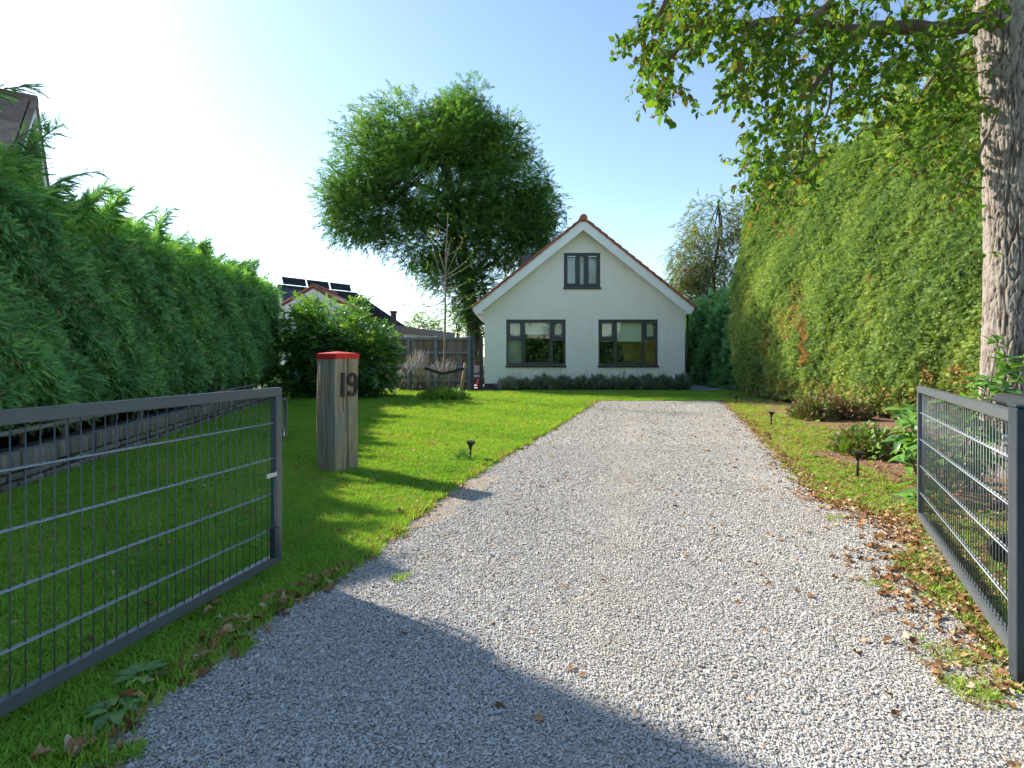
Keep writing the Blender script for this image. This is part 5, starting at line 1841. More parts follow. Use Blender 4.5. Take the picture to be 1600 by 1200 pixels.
# rhododendron by the gate and around the trunk
rho = thing('rhododendron', 'broad leaved evergreen shrub behind the right gate below the trunk', 'shrub', (4.5, 5.2, 0))
RL = leaf_template(0.36, 0.25, 0.35, 6)
rme = np_mesh('leaf', RL[0], RL[1], smooth=True)
whorls = [(1412, 665, 5.0), (1425, 690, 4.9), (1445, 665, 5.1), (1470, 650, 5.2), (1460, 690, 5.0), (1490, 680, 5.2), (1505, 655, 5.3), (1475, 715, 5.0), (1505, 710, 5.1), (1530, 690, 5.1), (1450, 725, 4.9),
          (1525, 730, 4.9), (1545, 660, 5.0), (1415, 640, 5.2), (1432, 745, 4.8), (1550, 715, 4.9), (1500, 740, 4.9), (1465, 765, 4.8), (1525, 597, 5.3), (1555, 600, 5.2), (1575, 575, 5.1), (1592, 590, 5.0), (1560, 530, 5.3),
          (1588, 560, 5.2), (1480, 625, 5.3), (1540, 760, 4.7), (1412, 700, 4.7), (1425, 770, 4.6), (1440, 700, 5.2), (1515, 675, 5.0), (1420, 655, 4.85), (1455, 645, 5.3), (1480, 665, 4.9), (1495, 695, 4.85), (1520, 650, 5.0), (1535, 620, 5.2), (1570, 610, 4.9), (1445, 680, 4.8),
          (1465, 705, 4.8), (1485, 730, 4.7), (1510, 625, 5.4), (1590, 620, 4.8), (1568, 555, 5.2), (1405, 680, 5.0), (1418, 715, 4.9), (1540, 700, 4.8), (1556, 680, 4.9), (1432, 640, 5.0), (1530, 640, 4.9), (1545, 590, 5.0)]
for u, v, Yw in whorls:
    c = Vector(at(u, v, Yw))
    c.z = max(c.z, 0.15)
    axd = Vector((rng.normal(0, 0.3), rng.normal(-0.2, 0.3), 1)).normalized()
    part('stem', MB().tube([(4.5 + (c.x - 4.5) * 0.4, 5.3, 0.0), ((4.5 + c.x) / 2 + (c.x - 4.5) * 0.2, (5.3 + c.y) / 2, c.z * 0.6), tuple(c)], [0.012, 0.009, 0.005], 5), m_twig, rho)
    nl = 9
    s1 = axd.orthogonal().normalized()
    s2 = axd.cross(s1)
    for k in range(nl):
        a_ = 2 * math.pi * k / nl * 1.0 + rng.uniform(-0.25, 0.25)
        d = (s1 * math.cos(a_) + s2 * math.sin(a_)) + axd * rng.uniform(-0.15, 0.7)
        Rm = frames(np.array([tuple(d)]), np.array([tuple(axd + Vector(rng.normal(0, 0.25, 3)))]))[0]
        o = obj('leaf', rme, m_rhodo, rho, tuple(c - Vector((4.5, 5.2, 0)) - axd * 0.03 * (k % 3)))
        o.rotation_euler = Matrix(Rm.tolist()).to_euler()
        s_ = rng.uniform(0.11, 0.19)
        o.scale = (s_, s_, s_)

# weeds at the lower left corner of the drive
for i, (u, v, lab) in enumerate(((222, 1072, 'broad leaved green weed at the gravel edge below the left gate'), (180, 1128, 'broad leaved weed with brown leaves in the bottom left corner'))):
    x, y_ = gp(u, v)
    wd = thing('broadleaf_weed', lab, 'plant', (x, y_, 0), 'weeds along the left gravel edge')
    for k in range(9):
        a_ = 2 * math.pi * k / 9 + rng.uniform(-0.3, 0.3)
        d = np.array([[math.cos(a_), math.sin(a_), rng.uniform(0.05, 0.5)]])
        Rm = frames(d, np.array([[0, 0, 1.0]]))[0]
        o = obj('leaf', rme, m_rhodo, wd, (0.02 * math.cos(a_), 0.02 * math.sin(a_), 0.02))
        o.rotation_euler = Matrix(Rm.tolist()).to_euler()
        s_ = rng.uniform(0.06, 0.10)
        o.scale = (s_ * 1.6, s_, s_)
        o.location.z = 0.05

# ------------------------------------------------------------------ numbered pile with red cap
pc = Vector((-1.98, 5.97, 0))
thp = R(33.4)
ex = Vector((-math.cos(thp), math.sin(thp), 0))     # along the left face
ey = Vector((math.sin(thp), math.cos(thp), 0))      # along the right face
PS = 0.335
post = thing('numbered_post', 'square weathered wooden post with red cap and the number 19', 'post', tuple(pc + (ex + ey) * PS / 2))
PH = 1.315
nzp, nside = 80, 26
V = []
for i in range(nzp):
    z_ = PH * i / (nzp - 1)
    ring = []
    k_low = 1 - 0.05 * math.exp(-z_ / 0.08)
    for sdx in range(4):
        for j in range(nside):
            t_ = j / nside
            a_, b_ = [(t_, 0), (1, t_), (1 - t_, 1), (0, 1 - t_)][sdx]
            cr_ = 0.0
            # long drying checks
            if sdx == 3:       # right-hand (numbered) face runs along ey at ex = 0
                if abs((1 - t_) - 0.52 - 0.02 * math.sin(z_ * 5)) < 0.035:
                    cr_ = 0.034
                if abs((1 - t_) - 0.34) < 0.03 and z_ > 0.7:
                    cr_ = 0.024
            if sdx == 0 and abs(t_ - 0.42 - 0.02 * math.sin(z_ * 4)) < 0.03:
                cr_ = 0.02
            edge = min(t_, 1 - t_)
            rnd_ = 0.016 * math.exp(-edge / 0.05)
            a2, b2 = (a_ - 0.5), (b_ - 0.5)
            sc_ = PS * k_low * (1 - 2 * rnd_)
            p = ex * (a2 * sc_) + ey * (b2 * sc_)
            nvec = [(0, -1), (1, 0), (0, 1), (-1, 0)][sdx]
            nv_ = ex * nvec[0] + ey * nvec[1]
            w_ = 0.006 * noise.noise(Vector((a_ * 9, b_ * 9, z_ * 1.3))) + 0.004 * noise.noise(Vector((a_ * 30, b_ * 30, z_ * 3)))
            p = p + nv_ * (w_ - cr_) + Vector((0, 0, z_)) + Vector((-0.012 * math.sin(z_ * 2.2), 0, 0))
            ring.append(p)
    V += ring
M4 = 4 * nside
Fp = []
for i in range(nzp - 1):
    for j in range(M4):
        Fp.append((i * M4 + j, i * M4 + (j + 1) % M4, (i + 1) * M4 + (j + 1) % M4, (i + 1) * M4 + j))
Fp.append(tuple(range((nzp - 1) * M4, nzp * M4)))
pm = MB()
pm.v, pm.f = [tuple(p) for p in V], Fp
obj('shaft', pm.mesh('shaft'), m_oak, post)
cpm = MB()
cc = 0.006
h0, h1, h2 = PH - 0.012, PH + 0.05, PH + 0.075
s_ = PS / 2 + 0.006
q4 = [ex * a_ * s_ + ey * b_ * s_ for a_, b_ in ((-1, -1), (1, -1), (1, 1), (-1, 1))]
cpm.add([q + Vector((-0.005, 0, h0)) for q in q4] + [q + Vector((-0.005, 0, h1)) for q in q4] + [Vector((-0.005, 0, h2))],
        [(0, 1, 5, 4), (1, 2, 6, 5), (2, 3, 7, 6), (3, 0, 4, 7), (4, 5, 8), (5, 6, 8), (6, 7, 8), (7, 4, 8)])
obj('cap', cpm.mesh('cap', bevel=0.006, seg=2), m_red, post)
# digits: face at ex = -0.5, spanned by ey (to the right) and z
nf = -ex
fo = -ex * (PS / 2) + nf * 0.006


def face_pt(s_, z_, d=0.0):
    return fo + ey * (s_ - 0.5) * PS + nf * d + Vector((-0.012 * math.sin(z_ * 2.2), 0, z_))


one = MB()
Z0, Z1 = 0.87, 1.145
one.add([face_pt(0.22, Z0), face_pt(0.36, Z0), face_pt(0.36, Z1), face_pt(0.22, Z1)] + [face_pt(0.22, Z0, 0.018), face_pt(0.36, Z0, 0.018), face_pt(0.36, Z1, 0.018), face_pt(0.22, Z1, 0.018)], box_f)
obj('digit_one', one.mesh('digit_one', bevel=0.004), m_iron, post)
nine = MB()
w_ = 0.045
pts9 = []
cx9, cz9, rx9, rz9 = 0.69, Z1 - 0.082, 0.17, 0.062
for k in range(21):
    a_ = R(0) + 2 * math.pi * k / 20
    pts9.append((cx9 + rx9 * math.cos(a_), cz9 + rz9 * math.sin(a_)))
tail = [(cx9 + rx9, cz9), (cx9 + rx9, cz9 - 0.05), (cx9 + rx9 * 0.97, cz9 - 0.11), (cx9 + rx9 * 0.75, Z0 + 0.035), (cx9 + rx9 * 0.2, Z0 + 0.018), (cx9 - rx9 * 0.5, Z0 + 0.022), (cx9 - rx9 * 0.95, Z0 + 0.055)]


def stroke(mb, pts, wz):
    n = len(pts)
    L_, R_ = [], []
    for i, (s_, z_) in enumerate(pts):
        a_, b_ = pts[max(0, i - 1)], pts[min(n - 1, i + 1)]
        dx, dz = (b_[0] - a_[0]) * PS, b_[1] - a_[1]
        l_ = math.hypot(dx, dz)
        nx, nz_ = -dz / l_ * wz / 2, dx / l_ * wz / 2
        L_.append((s_ + nx / PS, z_ + nz_))
        R_.append((s_ - nx / PS, z_ - nz_))
    V = []
    for d in (0.0, 0.018):
        V += [face_pt(*p, d) for p in L_] + [face_pt(*p, d) for p in R_]
    Fs = []
    for i in range(n - 1):
        Fs += [(i, i + 1, n + i + 1, n + i), (2 * n + i, 3 * n + i, 3 * n + i + 1, 2 * n + i + 1), (i, 2 * n + i, 2 * n + i + 1, i + 1), (n + i, n + i + 1, 3 * n + i + 1, 3 * n + i)]
    Fs += [(0, n, 3 * n, 2 * n), (n - 1, 3 * n - 1, 4 * n - 1, 2 * n - 1)]
    mb.add(V, Fs)


stroke(nine, pts9, 0.034)
stroke(nine, tail, 0.036)
obj('digit_nine', nine.mesh('digit_nine'), m_iron, post)

# ------------------------------------------------------------------ gates


def gate(name, label, far, near, z0, z1, hw_end):
    far, near = Vector((*far, 0)), Vector((*near, 0))
    d = (near - far)
    L = d.length
    d.normalize()
    n = Vector((d.y, -d.x, 0))
    g = thing(name, label, 'gate', (*far.xy, 0), 'mesh gates of the drive')
    up = Vector((0, 0, 1))
    T = 0.052
    part('top_rail', MB().obox((far + near) / 2 + up * (z1 - T / 2), d * L / 2, n * 0.021, up * T / 2), m_gate, g, bevel=0.004, seg=2)
    part('bottom_rail', MB().obox((far + near) / 2 + up * (z0 + T / 2), d * L / 2, n * 0.021, up * T / 2), m_gate, g, bevel=0.004, seg=2)
    for p, s_ in ((far, 1), (near, -1)):
        part('stile', MB().obox(p + d * s_ * 0.03 + up * (z0 + z1) / 2, d * 0.03, n * 0.0208, up * ((z1 - z0) / 2 - T - 0.0005)), m_gate, g, bevel=0.004, seg=2)
    # bars of the mesh, each one its own piece
    nb_ = int(round((L - 0.12) / 0.05))
    bar = MB().tube([(0, 0, z0 + T - 0.01), (0, 0, z1 - T + 0.01)], 0.0026, 6).mesh('vertical_bar', smooth=True)
    for i in range(1, nb_):
        p = d * (0.06 + (L - 0.12) * i / nb_)
        obj('vertical_bar', bar, m_gate, g, tuple(p))
    for k in range(1, 5):
        z_ = z0 + (z1 - z0) * k / 5
        part('cross_wire', MB().tube([far + d * 0.055 + n * 0.007 + up * z_, near - d * 0.055 + n * 0.007 + up * z_], 0.004, 6)
             .tube([far + d * 0.055 - n * 0.007 + up * z_, near - d * 0.055 - n * 0.007 + up * z_], 0.0036, 6), m_wire, g, smooth=True)
    return g, far, near, d, n


gl, fa, ne, d, nn_ = gate('mesh_gate', 'open grey steel mesh gate leaf standing on the left lawn edge', (-1.452, 3.32), (-2.045, 0.99), 0.058, 1.138, 1)
up = Vector((0, 0, 1))
# stop plate, drop bolt and latch at the free end
part('latch_plate', MB().obox(fa - d * 0.0045 + up * 0.8, d * 0.004, nn_ * 0.012, up * 0.26), m_gate, gl, bevel=0.002)
part('drop_bolt', MB().tube([fa + d * 0.085 - nn_ * 0.03 + up * 0.62, fa + d * 0.085 - nn_ * 0.03 + up * 0.12], 0.008, 8), m_gate, gl, smooth=True)
part('bolt_lever', MB().obox(fa + d * 0.12 - nn_ * 0.035 + up * 0.615, d * 0.045, nn_ * 0.006, up * 0.013), m_steel, gl, bevel=0.002)
part('bolt_guide', MB().obox(fa + d * 0.085 - nn_ * 0.03 + up * 0.2, d * 0.02, nn_ * 0.02, up * 0.09), m_gate_dark, gl, bevel=0.003)
part('handle', MB().tube([fa - d * 0.01 + nn_ * 0.0 + up * 1.06, fa - d * 0.055 + up * 1.06, fa - d * 0.06 + up * 1.0, fa - d * 0.055 + up * 0.83, fa - d * 0.012 + up * 0.82], 0.009, 8), m_gate_dark, gl, smooth=True)
gr, fa, ne, d, nn_ = gate('mesh_gate', 'open grey steel mesh gate leaf in sun beside the large tree trunk', (3.28, 4.27), (2.165, 2.27), 0.035, 1.095, 1)
part('hinge', MB().obox(ne + d * 0.03 + up * 0.97, d * 0.03, nn_ * 0.03, up * 0.04).tube([ne + d * 0.03 - nn_ * 0.035 + up * 0.985, ne + d * 0.03 + nn_ * 0.06 + up * 0.985], 0.011, 8)
     .tube([ne + d * 0.03 - nn_ * 0.035 + up * 0.955, ne + d * 0.03 + nn_ * 0.06 + up * 0.955], 0.011, 8), m_steel, gr, bevel=0.0)
part('latch', MB().obox(fa - d * 0.03 + up * 0.97, d * 0.04, nn_ * 0.012, up * 0.025), m_steel, gr, bevel=0.003)
hpst = ne + d * 0.115
solo('gate_hinge_post', MB().obox(hpst + up * 0.56, d * 0.05, nn_ * 0.05, up * 0.56).obox(hpst + up * 1.128, d * 0.054, nn_ * 0.054, up * 0.006), m_gate_dark, tuple(hpst), 'dark steel post carrying the right gate at the picture edge', 'post', 'gate posts', bevel=0.003)
hp2 = Vector((-2.045, 0.99, 0)) + Vector((-0.03, -0.12, 0))
solo('gate_hinge_post', MB().box(hp2.x - 0.05, hp2.x + 0.05, hp2.y - 0.05, hp2.y + 0.05, 0, 1.15), m_gate_dark, tuple(hp2), 'dark steel post carrying the left gate beside the lawn', 'post', 'gate posts', bevel=0.003)

# ------------------------------------------------------------------ wheelie bin behind the right gate
bc = Vector((3.25, 3.0, 0))
gx, gy = Vector((0.873, -0.487, 0)), Vector((0.487, 0.873, 0))      # away from the gate, along the gate
bn = thing('wheelie_bin', 'black two wheeled rubbish bin behind the right gate', 'bin', tuple(bc))


def bl_(a, b, z):
    return bc + gx * a + gy * b + Vector((0, 0, z))


prof = [(0.0, 0.20, 0.24), (0.06, 0.22, 0.25), (0.6, 0.30, 0.275), (0.95, 0.335, 0.285), (0.98, 0.355, 0.30), (1.01, 0.355, 0.30)]
V, Fc = [], []
for z_, ha, hb in prof:
    V += [bl_(-ha + 0.03, -hb, z_ + 0.03), bl_(ha, -hb, z_ + 0.03), bl_(ha, hb, z_ + 0.03), bl_(-ha + 0.03, hb, z_ + 0.03)]
for i in range(len(prof) - 1):
    for j in range(4):
        Fc.append((4 * i + j, 4 * i + (j + 1) % 4, 4 * i + 4 + (j + 1) % 4, 4 * i + 4 + j))
Fc.append((3, 2, 1, 0))
part('body', MB().add(V, Fc), m_bin, bn, bevel=0.012, seg=2)
part('lid', MB().add([bl_(-0.36, -0.31, 1.045), bl_(0.38, -0.31, 1.045), bl_(0.38, 0.31, 1.045), bl_(-0.36, 0.31, 1.045), bl_(-0.32, -0.27, 1.10), bl_(0.33, -0.27, 1.085), bl_(0.33, 0.27, 1.085), bl_(-0.32, 0.27, 1.10)], box_f), m_bin, bn, bevel=0.012, seg=2)
part('handle', MB().tube([bl_(-0.39, -0.24, 1.03), bl_(-0.39, 0.24, 1.03)], 0.016, 8), m_bin, bn, smooth=True)
for sx in (-1, 1):
    wo = part('wheel', MB().tube([bl_(-0.27, sx * 0.27 - 0.03, 0.1), bl_(-0.27, sx * 0.27 + 0.03, 0.1)], 0.1, 20), m_black, bn, bevel=0.006)
    part('hub', MB().tube([bl_(-0.27, sx * 0.27 - 0.04, 0.1), bl_(-0.27, sx * 0.27 + 0.04, 0.1)], 0.055, 14), m_bin, wo)

# ------------------------------------------------------------------ garden spike lights
lights_ = [((735, 720), 0.245, 'black garden spotlight in the sunlit left lawn near the drive'), ((1340, 748), 0.29, 'black garden spotlight nearest the right gate'),
           ((1205, 663), 0.24, 'black garden spotlight left of the brown juniper'), ((1150, 632), 0.23, 'farthest black garden spotlight at the right end of the drive')]
for (u, v), hgt, lab in lights_:
    x, y_ = gp(u, v)
    g = thing('garden_spotlight', lab, 'lamp', (x, y_, 0), 'spike lights along the drive')
    part('spike', MB().tube([(x, y_, -0.02), (x, y_, hgt - 0.05)], [0.012, 0.014], 10), m_black, g, smooth=True)
    part('lamp_head', MB().tube([(x, y_, hgt - 0.09), (x, y_, hgt - 0.055), (x + 0.004, y_ - 0.004, hgt - 0.02), (x + 0.006, y_ - 0.006, hgt)], [0.016, 0.024, 0.05, 0.054], 16), m_black, g, smooth=True)
    part('lens_ring', MB().tube([(x + 0.006, y_ - 0.006, hgt - 0.012), (x + 0.007, y_ - 0.007, hgt + 0.006)], 0.058, 16), m_black, g)
# plant grown round the left lamp
x, y_ = gp(728, 722)
lp_ = thing('lamp_weed', 'small leafy weed growing round the spotlight in the left lawn', 'plant', (x, y_, 0))
mound(lp_, (x - 0.04, y_ + 0.05, 0), 0.10, 0.08, 0.06, 26, LAUR, 0.09, m_laurel, lambda n, d: rng.normal(0.7, 0.15, n))
mound(lp_, (x - 0.05, y_ + 0.02, 0.04), 0.035, 0.035, 0.09, 8, LAUR, 0.08, m_laurel, lambda n, d: rng.normal(0.5, 0.15, n), name='sprig')

# ------------------------------------------------------------------ grass
def blade_tuft(nb_, seed, h=1.0, lean=0.5, w=0.06):
    r = random.Random(seed)
    V, Fc = [], []
    for i in range(nb_):
        a_ = r.uniform(0, 2 * math.pi)
        bx, by = r.uniform(-0.45, 0.45), r.uniform(-0.45, 0.45)
        hh = h * r.uniform(0.55, 1.1)
        l_ = lean * r.uniform(0.2, 1.2) * hh
        dx, dy = math.cos(a_), math.sin(a_)
        px, py = -dy * w, dx * w
        b = len(V)
        V += [(bx - px, by - py, 0), (bx + px, by + py, 0), (bx + dx * l_ * 0.35 + px * 0.8, by + dy * l_ * 0.35 + py * 0.8, hh * 0.6), (bx + dx * l_ * 0.35 - px * 0.8, by + dy * l_ * 0.35 - py * 0.8, hh * 0.6), (bx + dx * l_, by + dy * l_, hh)]
        Fc += [(b, b + 1, b + 2, b + 3), (b + 3, b + 2, b + 4)]
    me = bpy.data.meshes.new('grass_tuft')
    me.from_pydata(V, [], Fc)
    me.materials.append(m_grass)
    return me


tufts = [blade_tuft(11, 1), blade_tuft(13, 2, lean=0.8), blade_tuft(10, 3, lean=1.1), blade_tuft(12, 4, lean=0.6)]


def lawn_points(x0, x1, y0, y1, dens):
    n = int((x1 - x0) * (y1 - y0) * dens)
    return np.column_stack([rng.uniform(x0, x1, n), rng.uniform(y0, y1, n)])


G = []
for x0, x1, y0, y1, dens, sz in ((-4.6, -0.6, 0.8, 3.5, 2300, 0.052), (-5.2, -0.2, 3.5, 5.5, 1900, 0.052), (-5.8, 0.6, 5.5, 8.5, 1100, 0.060), (-6.6, 1.8, 8.5, 12.5, 520, 0.075), (-7.6, 7.8, 12.5, 16.3, 330, 0.085),
                                 (-7.6, 8.4, 16.3, 20.33, 260, 0.085), (1.9, 4.6, 1.6, 5.5, 1300, 0.055), (2.8, 6.2, 5.5, 9.0, 700, 0.06), (3.6, 7.0, 9.0, 15.0, 380, 0.07)):
    p = lawn_points(x0, x1, y0, y1, dens)
    G.append(np.column_stack([p, np.full(len(p), sz)]))
G = np.concatenate(G)
P2 = G[:, :2]
j = P2 + rng.normal(0, 0.035, P2.shape)
keep = ~inside(DRIVE, j)
# hedge wall, beds and plants keep their ground
lim = -4.95 - 0.215 * (P2[:, 1] - 5.1) + 0.05
keep &= P2[:, 0] > lim
right = (P2[:, 0] > 2.0) & (P2[:, 1] < 15.8)
patch = wav(P2[:, 0] * 1.6, P2[:, 1] * 1.3, 5.0)
keep &= ~(right & (rng.random(len(P2)) > 0.55 + 0.4 * patch))
bed = inside([(6.35, 14.2), (5.9, 10.8), (5.6, 10.2), (6.6, 8.6), (7.0, 6.5), (8.6, 6.5), (8.6, 18.5), (7.0, 18.5), (6.8, 15.6)], P2) | inside([(4.0, 7.35), (4.25, 6.4), (3.9, 5.2), (4.1, 4.0), (3.6, 2.6), (7.5, 2.0), (7.6, 6.6), (5.8, 7.6)], P2)
keep &= ~(bed & (rng.random(len(P2)) > 0.12))
keep &= ~((np.abs(P2[:, 0] - (pc + (ex + ey) * PS / 2).x) < 0.15) & (np.abs(P2[:, 1] - (pc + (ex + ey) * PS / 2).y) < 0.15))
G = G[keep]
P2, right = P2[keep], right[keep]
# few tufts growing out in the shells
ex_t = []
for u, v, n, sp in ((378, 1012, 26, 0.03), (625, 905, 10, 0.03), (1530, 1085, 60, 0.05), (1500, 1030, 60, 0.07), (1440, 880, 60, 0.08), (1300, 810, 20, 0.05), (1240, 750, 16, 0.05), (1385, 920, 14, 0.03), (860, 715, 4, 0.02), (190, 1190, 20, 0.03), (610, 800, 20, 0.06)):
    x, y_ = gp(u, v)
    ex_t.append(np.column_stack([x + rng.normal(0, sp, n), y_ + rng.normal(0, sp, n), np.full(n, 0.045)]))
ex_t = np.concatenate(ex_t)
G = np.concatenate([G, ex_t])
right = np.concatenate([right, ex_t[:, 0] > 1.5])
n = len(G)
edge_d = poly_dist(LE[::3], G[:, :2])
long_ = 1 + 0.7 * np.exp(-edge_d / 0.07)
tint = 0.40 + 0.2 * wav(G[:, 0] * 0.9, G[:, 1] * 0.8, 1.0) + 0.14 * wav(G[:, 0] * 3.0, G[:, 1] * 2.7, 2.0) + rng.normal(0, 0.14, n) + 0.12 * right
dry = rng.random(n) < np.where(right, 0.5, 0.03 + 0.22 * np.clip(wav(G[:, 0] * 2.3, G[:, 1] * 1.9, 9.0) - 0.15, 0, 1)) + 0.15 * np.exp(-edge_d / 0.06)
tint[dry] = rng.uniform(0.85, 1.0, dry.sum())
rot = np.column_stack([rng.normal(0, 0.12, n), rng.normal(0, 0.12, n), rng.uniform(0, 2 * np.pi, n)])
hs = G[:, 2] * rng.uniform(0.7, 1.25, n) * long_ * np.where(right, 0.8, 1.0)
scl = np.column_stack([G[:, 2] * 1.2, G[:, 2] * 1.2, hs * 0.78])
go_ = instancer('grass', np.column_stack([G[:, :2], np.full(n, -0.002)]), rot, scl, rng.integers(0, 4, n), np.clip(tint, 0, 1), tufts)
tag(go_, 'short green grass of the lawn on both sides of the drive', 'grass', kind='stuff')


# ------------------------------------------------------------------ shell gravel
def flake(seed):
    r = random.Random(seed)
    k = r.choice((5, 6, 7))
    V, top = [], []
    for i in range(k):
        a_ = 2 * math.pi * (i + r.uniform(-0.3, 0.3)) / k
        rr = r.uniform(0.32, 0.6)
        V.append((rr * math.cos(a_) * 1.15, rr * math.sin(a_) * 0.85, r.uniform(-0.12, 0.12)))
    V.append((0, 0, r.uniform(0.12, 0.34)))
    V.append((0, 0, -0.18))
    Fc = [(i, (i + 1) % k, k) for i in range(k)] + [((i + 1) % k, i, k + 1) for i in range(k)]
    me = bpy.data.meshes.new('shell_flake')
    me.from_pydata(V, [], Fc)
    me.materials.append(m_shell)
    return me


flakes = [flake(100 + i) for i in range(7)]
Gv = []
for y0, y1, dens, sz in ((1.3, 2.4, 32000, 0.0062), (2.4, 3.4, 27000, 0.0066), (3.4, 5.0, 15500, 0.0080), (5.0, 8.0, 6400, 0.0105), (8.0, 15.8, 1500, 0.0155)):
    x0 = {1.3: -1.5, 2.4: -1.4, 3.4: -1.05, 5.0: -0.75, 8.0: 0.1}[y0]
    x1 = {1.3: 2.4, 2.4: 2.9, 3.4: 3.3, 5.0: 4.0, 8.0: 6.4}[y0]
    p = lawn_points(x0, x1, y0, y1, dens)
    Gv.append(np.column_stack([p, np.full(len(p), sz)]))
Gv = np.concatenate(Gv)
Gv = Gv[inside(DRIVE, Gv[:, :2] + rng.normal(0, 0.02, (len(Gv), 2)))]
ed = np.minimum(poly_dist(LE[::3], Gv[:, :2]), poly_dist(RE[::3], Gv[:, :2]))
# compacted wheel tracks and bare, sandy scuffs
lat = Gv[:, 0] - (0.55 + 0.243 * Gv[:, 1])
track = np.exp(-((np.abs(lat) - 0.75 + 0.08 * wav(Gv[:, 1] * 0.9, 0, 1.0)) / 0.24) ** 2)
scuff = np.clip(wav(Gv[:, 0] * 2.1, Gv[:, 1] * 1.5, 3.0) - 0.35, 0, 1)
thin = (np.clip(ed / 0.25, 0, 1) * 0.8 + 0.2) * (1 - 0.3 * track) * (1 - 0.75 * scuff)
Gv = Gv[rng.random(len(Gv)) < thin]
n = len(Gv)
lat = Gv[:, 0] - (0.55 + 0.243 * Gv[:, 1])
track = np.exp(-((np.abs(lat) - 0.75) / 0.26) ** 2)
u_ = rng.random(n)
tint = rng.beta(3.4, 3.0, n)
tint = 0.10 + 0.84 * tint + 0.06 * wav(Gv[:, 0] * 1.3, Gv[:, 1] * 0.9, 8.0)
tint[u_ < 0.09] = rng.uniform(0, 0.12, (u_ < 0.09).sum())
tint[u_ > 0.965] = 1.0
tint = np.clip(tint, 0, 1)
sc = Gv[:, 2] * np.exp(rng.normal(0, 0.38, n)) * (1 - 0.2 * track)
sc = np.minimum(sc, 0.026)
sc[(rng.random(n) < 0.006) & (Gv[:, 1] < 4.5)] *= 1.8
tl_ = np.where(rng.random(n) < 0.3, 0.55, 0.2) * (1 - 0.4 * track)
rot = np.column_stack([rng.normal(0, 1, n) * tl_, rng.normal(0, 1, n) * tl_, rng.uniform(0, 2 * np.pi, n)])
gv = instancer('shell_gravel', np.column_stack([Gv[:, :2], 0.007 + rng.random(n) * 0.005]), rot, np.column_stack([sc * 1.25, sc * 1.25, sc * 1.25]), rng.integers(0, 7, n), tint, flakes)
tag(gv, 'crushed white shells covering the drive', 'gravel', kind='stuff')

# ------------------------------------------------------------------ fallen leaves


def curled_leaf(seed):
    r = random.Random(seed)
    V, Fc = leaf_template(r.uniform(0.5, 0.75), 0.0, 0.0, 7)
    V = V.copy()
    for i in range(1, len(V) - 1):
        if abs(V[i, 0]) > 1e-6:
            V[i, 0] *= r.uniform(0.6, 1.25)
            V[i, 1] += r.uniform(-0.06, 0.06)
        V[i, 2] += r.uniform(-0.05, 0.05)
    c1, c2 = r.uniform(0.5, 1.5), r.uniform(-0.6, 1.0)
    V[:, 1] -= 0.5
    V[:, 2] += c1 * V[:, 0] ** 2 * 3.0 + c2 * V[:, 1] ** 2 * 0.9 + 0.35 * V[:, 0] * V[:, 1] * r.uniform(-1, 1)
    V[:, 2] -= V[:, 2].min()
    return V, Fc


LV = [curled_leaf(200 + i) for i in range(6)]        # shared by single leaves and litter
lmes = [np_mesh('fallen_leaf', V, Fc, smooth=True) for V, Fc in LV]
fl_ = []          # x, y, size, zone


def along_line(line, n, off_mu, off_sd, y0, y1, size, zone, side):
    line = np.array(line)
    seg = np.linalg.norm(np.diff(line, axis=0), axis=1)
    cum = np.concatenate([[0], np.cumsum(seg)])
    c = 0
    while c < n:
        t = rng.uniform(0, cum[-1])
        k = np.searchsorted(cum, t) - 1
        k = max(k, 0)
        f = (t - cum[k]) / seg[k]
        p = line[k] + (line[k + 1] - line[k]) * f
        if not (y0 < p[1] < y1):
            continue
        dv = (line[k + 1] - line[k]) / seg[k]
        nv = np.array([dv[1], -dv[0]]) * side
        p = p + nv * (off_mu + rng.normal(0, off_sd)) + rng.normal(0, 0.015, 2)
        fl_.append((p[0], p[1], size * rng.uniform(0.65, 1.3), zone))
        c += 1


along_line(RE, 1150, -0.02, 0.09, 4.6, 15.9, 0.05, 'right', 1)
along_line(RE, 620, 0.0, 0.17, 2.0, 4.9, 0.05, 'gate', 1)
along_line(RE, 300, 0.05, 0.10, 3.7, 5.2, 0.045, 'gate', 1)
along_line(LE, 480, 0.0, 0.05, 3.2, 15.8, 0.045, 'left', 1)
along_line(LE, 130, 0.0, 0.06, 1.2, 3.2, 0.062, 'left', 1)
for (x0, x1, y0, y1, n_, size, zone) in ((3.0, 5.6, 4.4, 9.5, 1700, 0.042, 'strip'), (2.4, 4.3, 2.2, 4.6, 900, 0.048, 'strip'), (4.4, 6.6, 9.5, 15.5, 420, 0.045, 'strip'), (1.2, 3.2, 1.5, 5.0, 80, 0.045, 'drive'), (-0.5, 4.4, 5.0, 15.0, 190, 0.045, 'drive'),
                                           (-1.2, 1.5, 1.6, 5.0, 16, 0.045, 'drive'), (-4.2, -0.8, 1.2, 9.0, 110, 0.06, 'lawn'), (-3.5, 1.8, 9.0, 15.5, 60, 0.05, 'lawn'), (4.2, 6.4, 2.8, 6.5, 420, 0.07, 'strip'), (2.5, 5.0, 4.6, 13, 150, 0.05, 'drive'), (-1.0, 6.0, 3.0, 15.6, 900, 0.024, 'drive'), (-4.5, 1.5, 2.0, 15.0, 420, 0.035, 'lawn')):
    for q in lawn_points(x0, x1, y0, y1, n_ / ((x1 - x0) * (y1 - y0))):
        fl_.append((q[0], q[1], size * rng.uniform(0.55, 1.3), zone))
arr = np.array([(a_, b_, c_) for a_, b_, c_, _ in fl_])
zone = np.array([z_ for *_, z_ in fl_])
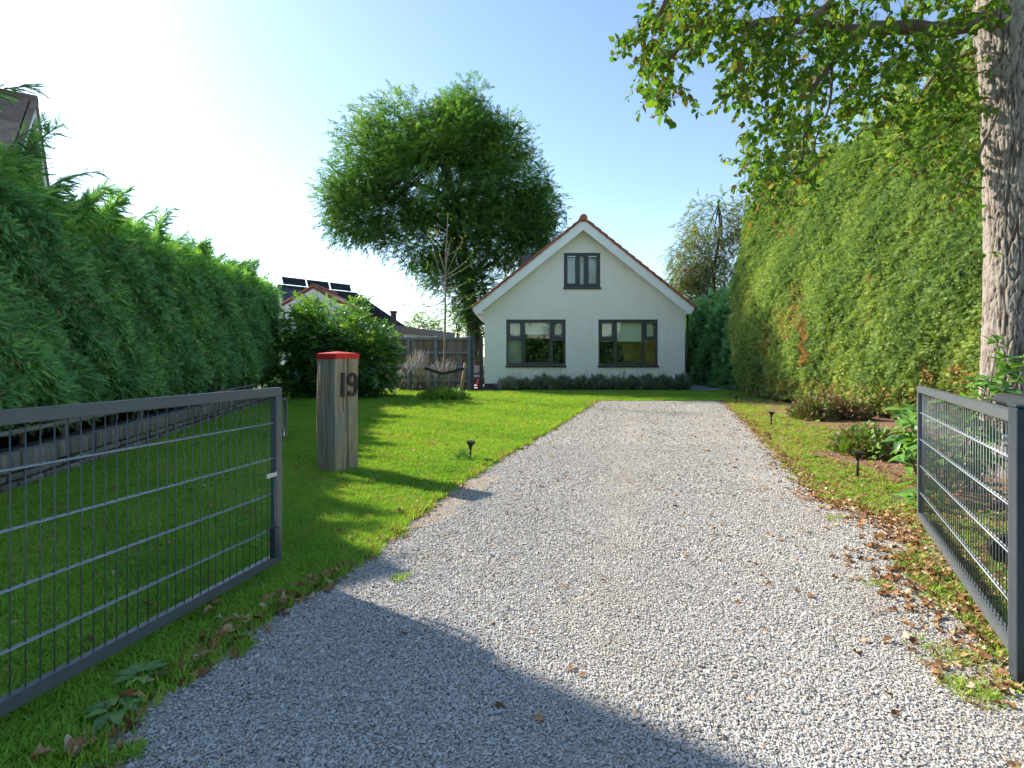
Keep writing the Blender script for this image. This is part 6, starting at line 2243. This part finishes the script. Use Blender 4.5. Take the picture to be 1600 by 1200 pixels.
ind = inside(DRIVE, arr[:, :2])
ok = ~((zone == 'strip') & ind) & ~((zone == 'lawn') & ind) & ~((zone == 'drive') & ~ind)
arr, zone, ind = arr[ok], zone[ok], ind[ok]
uu = 800 + F * arr[:, 0] / arr[:, 1]
vv = 557 + F * EYE / arr[:, 1]
app = arr[:, 2] / arr[:, 1]
app[(uu < 5) | (uu > 1595) | (vv > 1195)] = 0
sel = np.zeros(len(arr), bool)
sel[np.argsort(-app)[:290]] = True
zs = np.where(ind, 0.012, np.where(arr[:, 0] < 2.0, 0.035, 0.018))
LAB = {'drive': ('dry brown curled leaf lying out on the open shell drive', 'dry leaves lying on the drive'),
       'left': ('dry brown leaf at the left edge of the drive', 'dry leaves along the left drive edge'),
       'right': ('dry brown leaf in the band along the right edge of the drive', 'dry leaves along the right drive edge'),
       'gate': ('dry orange brown leaf on the ground in front of the right gate', 'dry leaves in front of the right gate'),
       'lawn': ('dry brown leaf lying in the left lawn', 'dry leaves in the left lawn'),
       'strip': ('dry brown leaf lying on the border right of the drive', 'dry leaves on the right border')}
for (x, y_, s_), z_, dr_ in zip(arr[sel], zs[sel], zone[sel]):
    k = random.randrange(6)
    o = obj('fallen_leaf', lmes[k], m_litter_o, None, (x, y_, z_))
    o.rotation_euler = (rng.normal(0, 0.25), rng.normal(0, 0.25), rng.uniform(0, 6.28))
    if random.random() < 0.25:
        o.rotation_euler[0] += math.pi
        o.location.z += s_ * 0.3
    o.scale = (s_, s_, s_ * rng.uniform(0.7, 1.3))
    lab = LAB[str(dr_)]
    tag(o, lab[0], 'leaf', lab[1])
r_ = ~sel
n = r_.sum()
pk = rng.integers(0, 6, n)
outp = []
fw = np.column_stack([np.cos(a_ := rng.uniform(0, 6.28, n)), np.sin(a_), rng.normal(0, 0.25, n)])
Rm = frames(fw, np.array([0, 0, 1.0]) + rng.normal(0, 0.3, (n, 3)))
Pl = np.column_stack([arr[r_][:, :2], zs[r_]])
tn = rng.random(n)
for k in range(6):
    q = pk == k
    outp.append(scatter(*LV[k], Pl[q], Rm[q], arr[r_][q, 2], tn[q]))
V, Fc, T = joinmesh(outp)
tag(obj('leaf_litter', np_mesh('leaf_litter', V, Fc, T), m_litter), 'scattered dry brown leaves along the edges of the drive', 'leaf litter', kind='stuff')
